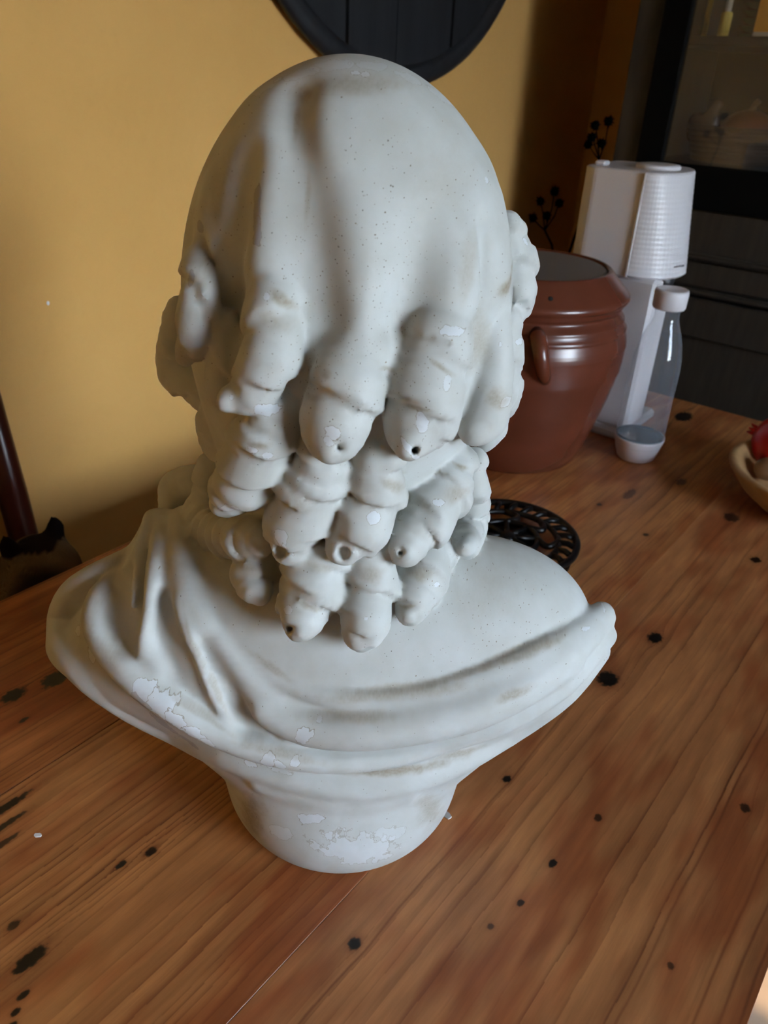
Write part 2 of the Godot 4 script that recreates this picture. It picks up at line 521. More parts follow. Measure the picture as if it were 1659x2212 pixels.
# marks of the worn paint on the bust, in its own axes seen square from behind:
# kind, centre x, y, half axes (x, y) and (x, y), strength
func bust_marks() -> Array:
	return [
		["chip", -0.1559, 0.1938, 0.0094, -0.0050, -0.0049, -0.0074, 1],
		["chip", -0.1437, 0.1855, 0.0103, -0.0064, -0.0056, -0.0093, 1],
		["chip", -0.1296, 0.1742, 0.0094, -0.0087, -0.0044, -0.0045, 1],
		["chip", -0.1175, 0.1640, 0.0084, -0.0090, -0.0038, -0.0039, 1],
		["chip", -0.1083, 0.1555, 0.0051, -0.0039, -0.0020, -0.0027, 1],
		["grey", -0.1610, 0.1875, 0.0084, -0.0059, -0.0030, -0.0029, 0.8],
		["grey", -0.1534, 0.1431, 0.0099, -0.0210, -0.0029, -0.0030, 0.8],
		["grey", -0.1370, 0.1214, 0.0101, -0.0044, -0.0017, -0.0019, 0.8],
		["chip", -0.0310, 0.1759, 0.0031, -0.0060, -0.0057, -0.0051, 1],
		["chip", -0.0593, 0.1440, 0.0057, -0.0023, -0.0024, -0.0094, 1],
		["chip", -0.0509, 0.1415, 0.0031, -0.0043, -0.0030, -0.0029, 1],
		["chip", -0.0386, 0.1452, 0.0040, 0.0000, 0.0001, -0.0044, 1],
		["chip", -0.0775, 0.1244, 0.0050, -0.0003, -0.0006, -0.0017, 1],
		["chip", -0.0198, 0.1868, 0.0017, -0.0001, -0.0009, -0.0014, 1],
		["chip", -0.2124, 0.1934, 0.0038, 0.0008, 0.0027, -0.0053, 1],
		["chip", -0.2312, 0.1985, 0.0030, 0.0019, 0.0010, -0.0020, 1],
		["chip", -0.0268, 0.0809, 0.0114, 0.0041, 0.0010, -0.0044, 0.9],
		["chip", 0.0119, 0.0554, 0.0327, -0.0060, 0.0010, -0.0149, 0.55],
		["chip", -0.0535, 0.0600, 0.0116, 0.0011, -0.0019, -0.0063, 0.5],
		["chip", 0.0390, 0.0649, 0.0154, -0.0034, 0.0013, -0.0064, 0.4],
		["chip", -0.0529, 0.4386, 0.0063, -0.0016, -0.0003, -0.0059, 1],
		["chip", -0.0619, 0.4103, 0.0051, -0.0004, -0.0004, -0.0021, 1],
		["chip", -0.0534, 0.4068, 0.0034, -0.0003, 0.0000, -0.0020, 1],
		["chip", -0.0723, 0.4459, 0.0014, 0.0001, 0.0000, -0.0016, 1],
		["chip", -0.0848, 0.3549, 0.0074, 0.0006, -0.0016, -0.0051, 1],
		["chip", -0.0096, 0.4314, 0.0051, -0.0020, -0.0011, -0.0039, 1],
		["chip", -0.0134, 0.4259, 0.0017, -0.0030, -0.0024, -0.0019, 1],
		["chip", 0.0423, 0.4376, 0.0039, 0.0016, 0.0024, -0.0059, 1],
		["chip", 0.0354, 0.4205, 0.0071, -0.0074, 0.0010, -0.0043, 1],
		["chip", 0.0569, 0.4869, 0.0064, -0.0001, 0.0004, -0.0031, 0.9],
		["chip", 0.0556, 0.4587, 0.0023, -0.0007, -0.0006, -0.0043, 0.7],
		["chip", -0.0508, 0.5047, 0.0020, -0.0004, -0.0007, -0.0020, 1],
		["grey", -0.1009, 0.5050, 0.0024, 0.0003, -0.0003, -0.0041, 0.9],
		["chip", -0.0467, 0.3439, 0.0040, 0.0024, 0.0023, -0.0069, 1],
		["chip", -0.0422, 0.3312, 0.0033, -0.0069, -0.0011, -0.0024, 1],
		["chip", 0.0155, 0.3599, 0.0037, 0.0006, 0.0019, -0.0043, 1],
		["chip", 0.0611, 0.3555, 0.0053, -0.0006, 0.0004, -0.0017, 1],
		["chip", -0.0429, 0.2840, 0.0034, 0.0010, 0.0001, -0.0021, 1],
		["chip", 0.0127, 0.2815, 0.0016, 0.0000, 0.0000, -0.0010, 1],
		["chip", 0.1009, 0.4276, 0.0033, -0.0027, -0.0017, -0.0033, 1],
		["chip", 0.1185, 0.5115, 0.0014, 0.0004, 0.0024, -0.0030, 1],
		["chip", 0.1204, 0.4407, 0.0036, -0.0011, 0.0001, -0.0027, 1],
		["chip", 0.0764, 0.5617, 0.0014, 0.0000, 0.0007, -0.0019, 1],
		["chip", -0.0078, 0.6166, 0.0036, -0.0001, 0.0000, -0.0014, 1],
		["chip", -0.0022, 0.6161, 0.0027, 0.0001, 0.0001, -0.0014, 1],
		["grey", -0.0597, 0.5488, 0.0024, 0.0003, 0.0000, -0.0103, 1],
		["grey", -0.0587, 0.5352, 0.0030, 0.0003, 0.0000, -0.0069, 1],
		["grey", -0.1006, 0.5305, 0.0023, 0.0007, 0.0011, -0.0033, 1],
		["chip", 0.0641, 0.2881, 0.0023, -0.0013, 0.0000, -0.0014, 1],
		["chip", 0.1904, 0.2341, 0.0046, -0.0010, 0.0006, -0.0009, 1],
		["chip", 0.2119, 0.2317, 0.0014, -0.0007, -0.0020, 0.0000, 0.8],
		["chip", -0.0669, 0.6058, 0.0106, 0.0053, 0.0027, -0.0017, 0.35],
		["chip", -0.0445, 0.6138, 0.0124, 0.0036, 0.0014, -0.0023, 0.35],
		["chip", -0.0206, 0.6202, 0.0137, 0.0019, 0.0009, -0.0026, 0.35],
		["chip", 0.0019, 0.6207, 0.0126, -0.0010, 0.0000, -0.0023, 0.35],
		["chip", 0.0250, 0.6152, 0.0121, -0.0044, -0.0007, -0.0016, 0.35],
		["chip", 0.0464, 0.6051, 0.0093, -0.0056, -0.0013, -0.0010, 0.35],
		["chip", -0.0540, 0.1253, 0.0111, -0.0006, -0.0007, -0.0020, 0.5],
		["chip", 0.0930, 0.4659, 0.0016, -0.0001, 0.0001, -0.0021, 0.6],
		["stain", -0.0397, 0.6049, 0.0040, -0.0043, -0.0064, -0.0037, 0.55],
		["stain", -0.0407, 0.5904, 0.0023, 0.0001, 0.0006, -0.0101, 0.45],
		["stain", -0.0305, 0.5551, 0.0019, 0.0000, -0.0004, -0.0141, 0.25],
		["stain", -0.0419, 0.5026, 0.0070, -0.0053, -0.0014, -0.0031, 0.6],
		["stain", -0.0466, 0.4928, 0.0109, -0.0040, -0.0019, -0.0053, 0.3],
		["stain", 0.0202, 0.4635, 0.0047, -0.0027, -0.0010, -0.0013, 0.5],
		["stain", 0.0524, 0.4671, 0.0076, -0.0047, -0.0010, -0.0014, 0.5],
		["stain", 0.0399, 0.4449, 0.0094, -0.0003, -0.0003, -0.0016, 0.55],
		["stain", -0.0151, 0.4656, 0.0029, 0.0004, 0.0003, -0.0030, 0.4],
		["stain", -0.0573, 0.4139, 0.0084, -0.0001, -0.0001, -0.0026, 0.5],
		["stain", -0.0221, 0.4491, 0.0071, 0.0019, 0.0001, -0.0021, 0.25],
		["stain", 0.0957, 0.5003, 0.0074, 0.0041, 0.0035, -0.0040, 0.65],
		["stain", 0.0936, 0.4313, 0.0097, -0.0047, -0.0017, -0.0070, 0.45],
		["stain", 0.0783, 0.4696, 0.0103, -0.0027, 0.0029, -0.0236, 0.3],
		["stain", 0.0753, 0.3706, 0.0067, -0.0029, -0.0011, -0.0010, 0.6],
		["stain", 0.0733, 0.3560, 0.0103, -0.0003, 0.0014, -0.0054, 0.4],
		["stain", 0.0274, 0.3816, 0.0094, -0.0063, -0.0006, -0.0043, 0.4],
		["stain", 0.0330, 0.3417, 0.0039, 0.0023, -0.0007, -0.0007, 0.5],
		["stain", -0.0217, 0.3125, 0.0144, -0.0027, -0.0001, -0.0033, 0.3],
		["stain", 0.0144, 0.3074, 0.0099, -0.0007, 0.0004, -0.0070, 0.35],
		["stain", 0.0501, 0.2965, 0.0104, -0.0010, 0.0001, -0.0039, 0.45],
		["stain", -0.0288, 0.2868, 0.0109, -0.0050, -0.0006, -0.0020, 0.4],
		["stain", 0.0424, 0.2789, 0.0066, 0.0021, 0.0006, -0.0009, 0.5],
		["stain", -0.0734, 0.2962, 0.0081, -0.0011, 0.0001, -0.0031, 0.35],
		["stain", -0.0356, 0.3703, 0.0106, -0.0003, -0.0006, -0.0126, 0.25],
		["stain", 0.0358, 0.2071, 0.0636, 0.0060, 0.0009, -0.0046, 0.42],
		["stain", 0.0049, 0.1913, 0.0389, 0.0040, 0.0004, -0.0036, 0.35],
		["stain", 0.0888, 0.2180, 0.0340, 0.0090, 0.0009, -0.0013, 0.35],
		["stain", 0.1350, 0.2307, 0.0290, 0.0067, 0.0019, -0.0027, 0.35],
		["stain", 0.0435, 0.1261, 0.0531, -0.0029, 0.0010, -0.0044, 0.6],
		["stain", 0.0974, 0.1288, 0.0276, -0.0027, 0.0013, -0.0044, 0.4],
		["stain", 0.1282, 0.2082, 0.0147, 0.0043, 0.0021, -0.0039, 0.5],
		["stain", 0.0920, 0.1709, 0.0022, -0.0000, 0.0000, -0.0017, 0.7],
		["stain", 0.1032, 0.1715, 0.0029, -0.0000, 0.0000, -0.0020, 0.7],
		["stain", -0.0523, 0.1510, 0.0357, -0.0063, -0.0007, -0.0034, 0.35],
		["stain", -0.1112, 0.1760, 0.0270, -0.0174, -0.0016, -0.0011, 0.3],
		["stain", -0.1892, 0.2122, 0.0143, -0.0073, -0.0044, -0.0040, 0.3],
		["stain", -0.1180, 0.2293, 0.0026, -0.0006, 0.0103, -0.0244, 0.4],
		["stain", -0.1004, 0.1932, 0.0026, -0.0009, 0.0087, -0.0216, 0.35],
		["stain", -0.0588, 0.2199, 0.0179, -0.0099, -0.0020, -0.0031, 0.3],
		["stain", -0.0785, 0.0601, 0.0133, 0.0127, 0.0037, -0.0246, 0.5],
		["stain", 0.0745, 0.0665, 0.0139, -0.0190, -0.0017, -0.0207, 0.35],
		["stain", 0.1016, 0.2681, 0.0351, -0.0100, -0.0089, -0.0143, 0.12],
		["stain", 0.0483, 0.5656, 0.0234, -0.0044, -0.0037, -0.0229, 0.1],
		["stain", 0.0651, 0.5177, 0.0060, -0.0010, -0.0009, -0.0194, 0.25],
		["stain", -0.0093, 0.6111, 0.0327, 0.0011, 0.0007, -0.0057, 0.35],
		["stain", -0.0852, 0.5544, 0.0097, 0.0000, -0.0043, -0.0246, 0.25],
		["stain", -0.0934, 0.5123, 0.0079, 0.0021, 0.0063, -0.0120, 0.3],
		["stain", -0.1168, 0.4615, 0.0146, 0.0089, 0.0000, -0.0230, 0.3],
		["stain", -0.2120, 0.2284, 0.0107, -0.0019, -0.0149, -0.0446, 0.25],
		["stain", 0.1537, 0.2356, 0.0211, 0.0027, 0.0020, -0.0021, 0.35],
	]

func paint_plaster():
	var N := 2048
	var im := Image.create(N, N, false, Image.FORMAT_RGB8)
	im.fill(Color(0.80, 0.812, 0.805))
	var nz := FastNoiseLite.new()
	nz.seed = 12
	nz.frequency = 0.035
	nz.fractal_octaves = 3
	var S := N / 0.64
	for m in bust_marks():
		var cx: float = (m[1] + 0.30) * S
		var cy: float = N - (m[2] + 0.005) * S
		var a := Vector2(m[3], -m[4]) * S
		var b := Vector2(m[5], -m[6]) * S
		var det := a.x * b.y - a.y * b.x
		if absf(det) < 1.0:
			continue
		var grow := 1.5
		var hx := (absf(a.x) + absf(b.x)) * grow
		var hy := (absf(a.y) + absf(b.y)) * grow
		for y in range(maxi(0, int(cy - hy)), mini(N, int(cy + hy) + 1)):
			for x in range(maxi(0, int(cx - hx)), mini(N, int(cx + hx) + 1)):
				var d := Vector2(x - cx, y - cy)
				var u := (d.x * b.y - d.y * b.x) / det
				var v := (a.x * d.y - a.y * d.x) / det
				var r := sqrt(u * u + v * v)
				var w := nz.get_noise_2d(x * 0.7, y * 0.7)
				if m[0] == "stain":
					var t: float = m[7] * (1.0 - smoothstep(0.15, 1.3, r + w * 0.35))
					if t > 0.0:
						t *= 0.85 + 0.3 * nz.get_noise_2d(x * 3.0, y * 3.0)
						im.set_pixel(x, y, im.get_pixel(x, y).lerp(Color(0.545, 0.475, 0.375), clampf(t, 0.0, 1.0)))
				else:
					var q := r + w * 0.6 + 0.08 * nz.get_noise_2d(x * 3.0, y * 3.0)
					if q < 1.0:
						var c := Color(0.865, 0.885, 0.905) if m[0] == "chip" else Color(0.70, 0.70, 0.72)
						if q > 0.93: c = Color(0.66, 0.64, 0.60)
						im.set_pixel(x, y, im.get_pixel(x, y).lerp(c, m[7]))
	# fly specks and pinholes
	var rn := RandomNumberGenerator.new()
	rn.seed = 77
	for i in 1900:
		var p := Vector2(rn.randf_range(-0.16, 0.22), rn.randf_range(0.05, 0.62))
		if i < 900: p = Vector2(rn.randfn(0.0, 0.05), rn.randfn(0.50, 0.05))
		elif i < 1250: p = Vector2(rn.randfn(0.10, 0.045), rn.randfn(0.27, 0.03))
		var rad := rn.randf_range(0.4, 1.0) if rn.randf() < 0.93 else rn.randf_range(1.0, 1.5)
		var c := Color(0.47, 0.37, 0.26).lerp(Color(0.30, 0.27, 0.24), rn.randf())
		var s := rn.randf_range(0.35, 0.9)
		var px := (p.x + 0.30) * S
		var py := N - (p.y + 0.005) * S
		for y in range(int(py - rad), int(py + rad) + 2):
			for x in range(int(px - rad), int(px + rad) + 2):
				if x >= 0 and y >= 0 and x < N and y < N and Vector2(x - px, y - py).length() <= rad:
					im.set_pixel(x, y, im.get_pixel(x, y).lerp(c, s))
	M.plaster.albedo_texture = ImageTexture.create_from_image(im)

func build_bust():
	paint_plaster()
	sc = Sculpt.new()
	sc.floor_y = 0.0
	_ell(V(-0.006, 0.045, 0.0), V(0.110, 0.075, 0.110), 0.02, "socle")
	_ell(V(-0.012, 0.467, -0.06), V(0.121, 0.16, 0.135), 0.02, "hair")
	_ell(V(-0.018, 0.385, -0.066), V(0.1, 0.15, 0.108), 0.03, "hair")
	_ell(V(-0.01, 0.45, -0.15), V(0.072, 0.105, 0.06), 0.03, "face")
	_ell(V(-0.01, 0.37, -0.165), V(0.045, 0.05, 0.045), 0.03, "face")
	_ell(V(-0.01, 0.29, -0.03), V(0.08, 0.1, 0.075), 0.03, "shoulders")
	_ell(V(-0.015, 0.19, -0.01), V(0.15, 0.095, 0.088), 0.03, "shoulders")
	_ell(V(0.095, 0.205, -0.02), V(0.112, 0.074, 0.078), 0.03, "shoulders")
	_ell(V(-0.125, 0.195, -0.02), V(0.1, 0.064, 0.08), 0.03, "shoulders")
	_ell(V(-0.03, 0.165, -0.01), V(0.242, 0.055, 0.08), 0.03, "drapery")
	_ell(V(-0.02, 0.165, -0.012), V(0.22, 0.115, 0.085), 0.02, "drapery")
	_ell(V(-0.008, 0.105, 0.002), V(0.14, 0.068, 0.09), 0.025, "drapery")
	_tube("hair", [V(-0.0568, 0.5814, -0.0290), V(-0.0564, 0.5644, 0.0053), V(-0.0564, 0.5431, 0.0249), V(-0.0536, 0.5171, 0.0435)], [0.0101, 0.0125, 0.0129, 0.0140], 0.03, 0, 0.03, 1, 0, 1, "add")
	_tube("hair", [V(-0.0277, 0.5735, 0.0066), V(-0.0108, 0.5342, 0.0387), V(-0.0023, 0.4998, 0.0533), V(0.0008, 0.4740, 0.0620)], [0.0141, 0.0155, 0.0157, 0.0158], 0.03, 0, 0.03, 1, 0, 1, "add")
	_tube("hair", [V(0.0597, 0.5539, -0.0364), V(0.0613, 0.5362, -0.0009), V(0.0585, 0.5123, 0.0229), V(0.0548, 0.4955, 0.0369)], [0.0105, 0.0131, 0.0152, 0.0156], 0.03, 0, 0.03, 1, 0, 1, "add")
	_tube("hair", [V(0.0771, 0.5416, -0.0260), V(0.0833, 0.5214, -0.0091), V(0.0838, 0.4980, 0.0065)], [0.0055, 0.0079, 0.0091], 0.02, 0, 0.03, 1, 0, 1, "add")
	_tube("hair", [V(-0.0880, 0.5480, -0.0077), V(-0.0928, 0.5321, 0.0082), V(-0.0931, 0.5160, 0.0200)], [0.0071, 0.0082, 0.0082], 0.014, 0, 0.03, 1, 0, 1, "add")
	_tube("hair", [V(-0.0416, 0.6086, -0.0000), V(-0.0409, 0.5915, 0.0246), V(-0.0351, 0.5752, 0.0438)], [0.0027, 0.0043, 0.0026], 0.02, 0, 0.03, 1, 0, 1, "cut")
	_tube("hair", [V(-0.0302, 0.5570, 0.0614), V(-0.0252, 0.5247, 0.0735), V(-0.0207, 0.4895, 0.0794)], [0.0046, 0.0052, 0.0054], 0.03, 0, 0.03, 1, 0, 1, "cut")
	_tube("hair", [V(0.0393, 0.5446, 0.0559), V(0.0352, 0.5249, 0.0613), V(0.0298, 0.5023, 0.0676), V(0.0268, 0.4866, 0.0711)], [0.0037, 0.0064, 0.0071, 0.0060], 0.025, 0, 0.03, 1, 0, 1, "cut")
	_tube("hair", [V(-0.0738, 0.5734, 0.0286), V(-0.0744, 0.5451, 0.0434), V(-0.0763, 0.5171, 0.0488), V(-0.0791, 0.4836, 0.0490)], [0.0038, 0.0054, 0.0066, 0.0075], 0.02, 0, 0.03, 1, 0, 1, "cut")
	_tube("hair", [V(0.0750, 0.5403, 0.0200), V(0.0756, 0.5093, 0.0309), V(0.0725, 0.4764, 0.0393)], [0.0023, 0.0026, 0.0029], 0.012, 0, 0.03, 1, 0, 1, "cut")
	_tube("hair", [V(-0.0981, 0.5222, 0.0243), V(-0.0922, 0.5086, 0.0317)], [0.0017, 0.0020], 0.008, 0, 0.03, 1, 0, 1, "cut")
	_tube("hair", [V(-0.0841, 0.5254, 0.0380), V(-0.0808, 0.5114, 0.0419)], [0.0017, 0.0020], 0.008, 0, 0.03, 1, 0, 1, "cut")
	_tube("curl", [V(-0.1028, 0.5095, 0.0181), V(-0.0972, 0.4938, 0.0478), V(-0.1010, 0.4715, 0.0463), V(-0.1127, 0.4494, 0.0316)], [0.0106, 0.0119, 0.0122, 0.0067], 0.0035, 0.3, 0.034, 2, 0, 1, "add")
	_tube("curl", [V(-0.1414, 0.4489, -0.0750), V(-0.1486, 0.4236, -0.0800), V(-0.1448, 0.4023, -0.0750), V(-0.1239, 0.3908, -0.0550), V(-0.1132, 0.3859, -0.0450)], [0.0123, 0.0171, 0.0210, 0.0162, 0.0095], 0.0035, 0.22, 0.05, 3, 0, 1, "add")
	_tube("curl", [V(-0.0830, 0.4797, 0.0462), V(-0.0848, 0.4561, 0.0474), V(-0.0892, 0.4310, 0.0395)], [0.0075, 0.0101, 0.0111], 0.0035, 0.24, 0.03, 2, 0, 1, "add")
	_tube("curl", [V(-0.1056, 0.3885, -0.0300), V(-0.1157, 0.3657, -0.0400), V(-0.1127, 0.3512, -0.0350)], [0.0121, 0.0162, 0.0104], 0.0035, 0.24, 0.03, 1, 0, 1, "add")
	_tube("curl", [V(-0.0522, 0.5114, 0.0482), V(-0.0492, 0.4907, 0.0691), V(-0.0506, 0.4682, 0.0786), V(-0.0607, 0.4473, 0.0802), V(-0.0722, 0.4409, 0.0807)], [0.0145, 0.0170, 0.0182, 0.0146, 0.0068], 0.0035, 0.18, 0.036, 1, 0, -1, "add")
	_tube("curl", [V(-0.0506, 0.4283, 0.0681), V(-0.0611, 0.4033, 0.0641), V(-0.0756, 0.3710, 0.0528), V(-0.0904, 0.3491, 0.0432)], [0.0170, 0.0212, 0.0210, 0.0119], 0.0035, 0.24, 0.026, 1, 0, -1, "add")
	_tube("curl", [V(0.0012, 0.4717, 0.0681), V(-0.0047, 0.4522, 0.0762), V(-0.0088, 0.4316, 0.0818), V(-0.0106, 0.4215, 0.0838)], [0.0174, 0.0237, 0.0222, 0.0167], 0.0035, 0.18, 0.032, 1, 0, 1, "add")
	_tube("curl", [V(0.0554, 0.4926, 0.0370), V(0.0500, 0.4752, 0.0533), V(0.0449, 0.4498, 0.0629), V(0.0416, 0.4318, 0.0712), V(0.0398, 0.4232, 0.0747)], [0.0151, 0.0218, 0.0255, 0.0233, 0.0181], 0.0035, 0.16, 0.036, 1, 0, 1, "add")
	_tube("curl", [V(0.0879, 0.4997, -0.0130), V(0.0883, 0.4675, 0.0074), V(0.0901, 0.4379, 0.0164), V(0.0886, 0.4124, 0.0169), V(0.0819, 0.4040, 0.0265)], [0.0119, 0.0144, 0.0165, 0.0182, 0.0110], 0.0035, 0.05, 0.06, 1, 0, 1, "add")
	_tube("curl", [V(0.1030, 0.5202, -0.0900), V(0.1129, 0.4959, -0.0950), V(0.1165, 0.4743, -0.0900), V(0.1195, 0.4576, -0.0850)], [0.0118, 0.0172, 0.0166, 0.0080], 0.0035, 0.22, 0.028, 2, 0, 1, "add")
	_tube("curl", [V(0.1092, 0.4545, -0.0750), V(0.1109, 0.4342, -0.0750), V(0.1120, 0.4132, -0.0750), V(0.1113, 0.3954, -0.0700)], [0.0115, 0.0154, 0.0149, 0.0135], 0.0035, 0.16, 0.028, 2, 0, 1, "add")
	_tube("curl", [V(0.1138, 0.4080, -0.0900), V(0.1164, 0.3960, -0.0900), V(0.1153, 0.3795, -0.0900)], [0.0153, 0.0177, 0.0133], 0.0035, 0.24, 0.03, 1, 0, 1, "add")
	_tube("curl", [V(0.1098, 0.3833, -0.0600), V(0.1064, 0.3701, -0.0600), V(0.1004, 0.3584, -0.0550)], [0.0097, 0.0136, 0.0083], 0.0035, 0.1, 0.03, 1, 0, 1, "add")
	_tube("curl", [V(-0.0201, 0.3972, 0.0642), V(-0.0290, 0.3683, 0.0598), V(-0.0387, 0.3413, 0.0586), V(-0.0455, 0.3229, 0.0618)], [0.0171, 0.0240, 0.0221, 0.0118], 0.0035, 0.24, 0.032, 1, 0, -1, "add")
	_tube("curl", [V(0.0158, 0.3952, 0.0597), V(0.0146, 0.3648, 0.0557), V(0.0064, 0.3448, 0.0603), V(-0.0032, 0.3285, 0.0668)], [0.0172, 0.0210, 0.0213, 0.0130], 0.0035, 0.24, 0.03, 1, 0, 1, "add")
	_tube("curl", [V(0.0756, 0.3641, -0.0026), V(0.0652, 0.3468, 0.0178), V(0.0515, 0.3346, 0.0390), V(0.0387, 0.3221, 0.0543)], [0.0147, 0.0200, 0.0195, 0.0133], 0.0035, 0.24, 0.03, 1, 0, 1, "add")
	_tube("curl", [V(0.0898, 0.3525, -0.0276), V(0.0920, 0.3287, -0.0255), V(0.0972, 0.2842, -0.0575), V(0.0879, 0.2955, 0.0045)], [0.0117, 0.0134, 0.0153, 0.0110], 0.0035, 0.24, 0.026, 1, 0, 1, "add")
	_tube("curl", [V(-0.1390, 0.2787, -0.0566), V(-0.1152, 0.2819, -0.0216), V(-0.0830, 0.3078, 0.0260), V(-0.0656, 0.3150, 0.0405)], [0.0137, 0.0177, 0.0176, 0.0103], 0.0035, 0.2, 0.019, 1, 0, 1, "add")
	_tube("curl", [V(-0.1277, 0.3226, -0.0600), V(-0.1319, 0.2978, -0.0600), V(-0.1333, 0.2804, -0.0500)], [0.0110, 0.0128, 0.0096], 0.0035, 0.24, 0.024, 1, 0, 1, "add")
	_tube("curl", [V(-0.1477, 0.2926, -0.0900), V(-0.1649, 0.2734, -0.1000), V(-0.1714, 0.2493, -0.1000)], [0.0133, 0.0214, 0.0174], 0.0035, 0.05, 0.05, 1, 0, 1, "add")
	_tube("curl", [V(-0.0700, 0.2962, 0.0263), V(-0.0759, 0.2817, 0.0369), V(-0.0683, 0.2749, 0.0544)], [0.0149, 0.0184, 0.0090], 0.0035, 0.16, 0.022, 1, 0, 1, "add")
	_tube("curl", [V(-0.0231, 0.3067, 0.0490), V(-0.0285, 0.2855, 0.0565), V(-0.0336, 0.2713, 0.0703), V(-0.0369, 0.2650, 0.0777)], [0.0238, 0.0253, 0.0177, 0.0094], 0.0035, 0.2, 0.026, 1, 0, 1, "add")
	_tube("curl", [V(0.0144, 0.3109, 0.0460), V(0.0146, 0.2859, 0.0547), V(0.0110, 0.2677, 0.0693), V(0.0088, 0.2592, 0.0760)], [0.0191, 0.0199, 0.0191, 0.0116], 0.0035, 0.2, 0.028, 1, 0, 1, "add")
	_tube("curl", [V(0.0587, 0.2935, 0.0154), V(0.0516, 0.2807, 0.0396), V(0.0456, 0.2722, 0.0568), V(0.0434, 0.2686, 0.0624)], [0.0210, 0.0194, 0.0125, 0.0069], 0.0035, 0.2, 0.026, 1, 0, 1, "add")
	_tube("curl", [V(0.0369, 0.4211, 0.0844), V(0.0356, 0.4193, 0.0889)], [0.0126, 0.0100], 0.002, 0, 0.024, 1, 0, 1, "add")
	_tube("curl", [V(-0.0119, 0.4193, 0.0915), V(-0.0124, 0.4172, 0.0952)], [0.0119, 0.0095], 0.002, 0, 0.024, 1, 0, 1, "add")
	_tube("curl", [V(-0.0741, 0.4420, 0.0821), V(-0.0764, 0.4408, 0.0853)], [0.0085, 0.0067], 0.002, 0, 0.024, 1, 0, 1, "add")
	_tube("curl", [V(-0.0911, 0.3505, 0.0458), V(-0.0933, 0.3476, 0.0488)], [0.0105, 0.0084], 0.002, 0, 0.024, 1, 0, 1, "add")
	_tube("curl", [V(0.0399, 0.3241, 0.0586), V(0.0385, 0.3252, 0.0641)], [0.0092, 0.0073], 0.002, 0, 0.024, 1, 0, 1, "add")
	_tube("curl", [V(-0.0348, 0.2664, 0.0749), V(-0.0369, 0.2655, 0.0799)], [0.0108, 0.0086], 0.002, 0, 0.024, 1, 0, 1, "add")
	_tube("curl", [V(0.0104, 0.2593, 0.0734), V(0.0083, 0.2587, 0.0787)], [0.0130, 0.0103], 0.002, 0, 0.024, 1, 0, 1, "add")
	_tube("curl", [V(0.0453, 0.2716, 0.0628), V(0.0435, 0.2722, 0.0681)], [0.0076, 0.0060], 0.002, 0, 0.024, 1, 0, 1, "add")
	_tube("curl", [V(0.0878, 0.2993, 0.0105), V(0.0855, 0.3024, 0.0196)], [0.0087, 0.0068], 0.002, 0, 0.024, 1, 0, 1, "add")
	_tube("eye", [V(0.0389, 0.4200, 0.0966), V(0.0396, 0.4144, 0.0860)], [0.0025, 0.0026], 0.003, 0, 0.03, 1, 0, 1, "cut")
	_tube("eye", [V(-0.0068, 0.4243, 0.1068), V(-0.0072, 0.4193, 0.0976)], [0.0022, 0.0022], 0.003, 0, 0.03, 1, 0, 1, "cut")
	_tube("eye", [V(-0.0477, 0.3305, 0.0774), V(-0.0490, 0.3232, 0.0675)], [0.0045, 0.0046], 0.003, 0, 0.03, 1, 0, 1, "cut")
	_tube("eye", [V(-0.0046, 0.3362, 0.0848), V(-0.0049, 0.3294, 0.0756)], [0.0044, 0.0045], 0.003, 0, 0.03, 1, 0, 1, "cut")
	_tube("eye", [V(0.0350, 0.3308, 0.0730), V(0.0357, 0.3236, 0.0630)], [0.0022, 0.0023], 0.003, 0, 0.03, 1, 0, 1, "cut")
	_tube("eye", [V(-0.0413, 0.2685, 0.0851), V(-0.0419, 0.2623, 0.0785)], [0.0023, 0.0024], 0.003, 0, 0.03, 1, 0, 1, "cut")
	_tube("drapery", [V(-0.1846, 0.2423, -0.0494), V(-0.2058, 0.2334, -0.0351), V(-0.2268, 0.2236, -0.0248), V(-0.2459, 0.2089, -0.0209), V(-0.2604, 0.1808, -0.0232), V(-0.2462, 0.1753, 0.0076), V(-0.2187, 0.1617, 0.0299), V(-0.1891, 0.1243, 0.0256), V(-0.1492, 0.1022, 0.0300), V(-0.1004, 0.1142, 0.0646), V(-0.0471, 0.1140, 0.0837), V(0.0103, 0.1087, 0.0871), V(0.0714, 0.1105, 0.0696), V(0.1377, 0.1171, 0.0260), V(0.1816, 0.1676, 0.0222), V(0.2123, 0.1870, -0.0060)], [0.0099, 0.0122, 0.0137, 0.0138, 0.0141, 0.0136, 0.0142, 0.0138, 0.0132, 0.0117, 0.0114, 0.0114, 0.0116, 0.0139, 0.0142, 0.0129], 0.006, 0, 0.03, 1, 0, 1, "add")
	_tube("drapery", [V(-0.1990, 0.2291, -0.0349), V(-0.2099, 0.2264, 0.0035), V(-0.2046, 0.2154, 0.0322), V(-0.1751, 0.1995, 0.0595), V(-0.1379, 0.1784, 0.0736), V(-0.0988, 0.1547, 0.0786), V(-0.0537, 0.1423, 0.0850), V(-0.0016, 0.1373, 0.0868), V(0.0579, 0.1395, 0.0749), V(0.0996, 0.1476, 0.0605)], [0.0090, 0.0124, 0.0128, 0.0132, 0.0139, 0.0133, 0.0119, 0.0097, 0.0083, 0.0061], 0.003, 0, 0.03, 1, 0, 1, "add")
	_tube("drapery", [V(-0.0710, 0.1004, 0.0801), V(-0.0238, 0.0958, 0.0885), V(0.0107, 0.0926, 0.0876), V(0.0529, 0.0951, 0.0788)], [0.0062, 0.0069, 0.0069, 0.0062], 0.008, 0, 0.03, 1, 0, 1, "add")
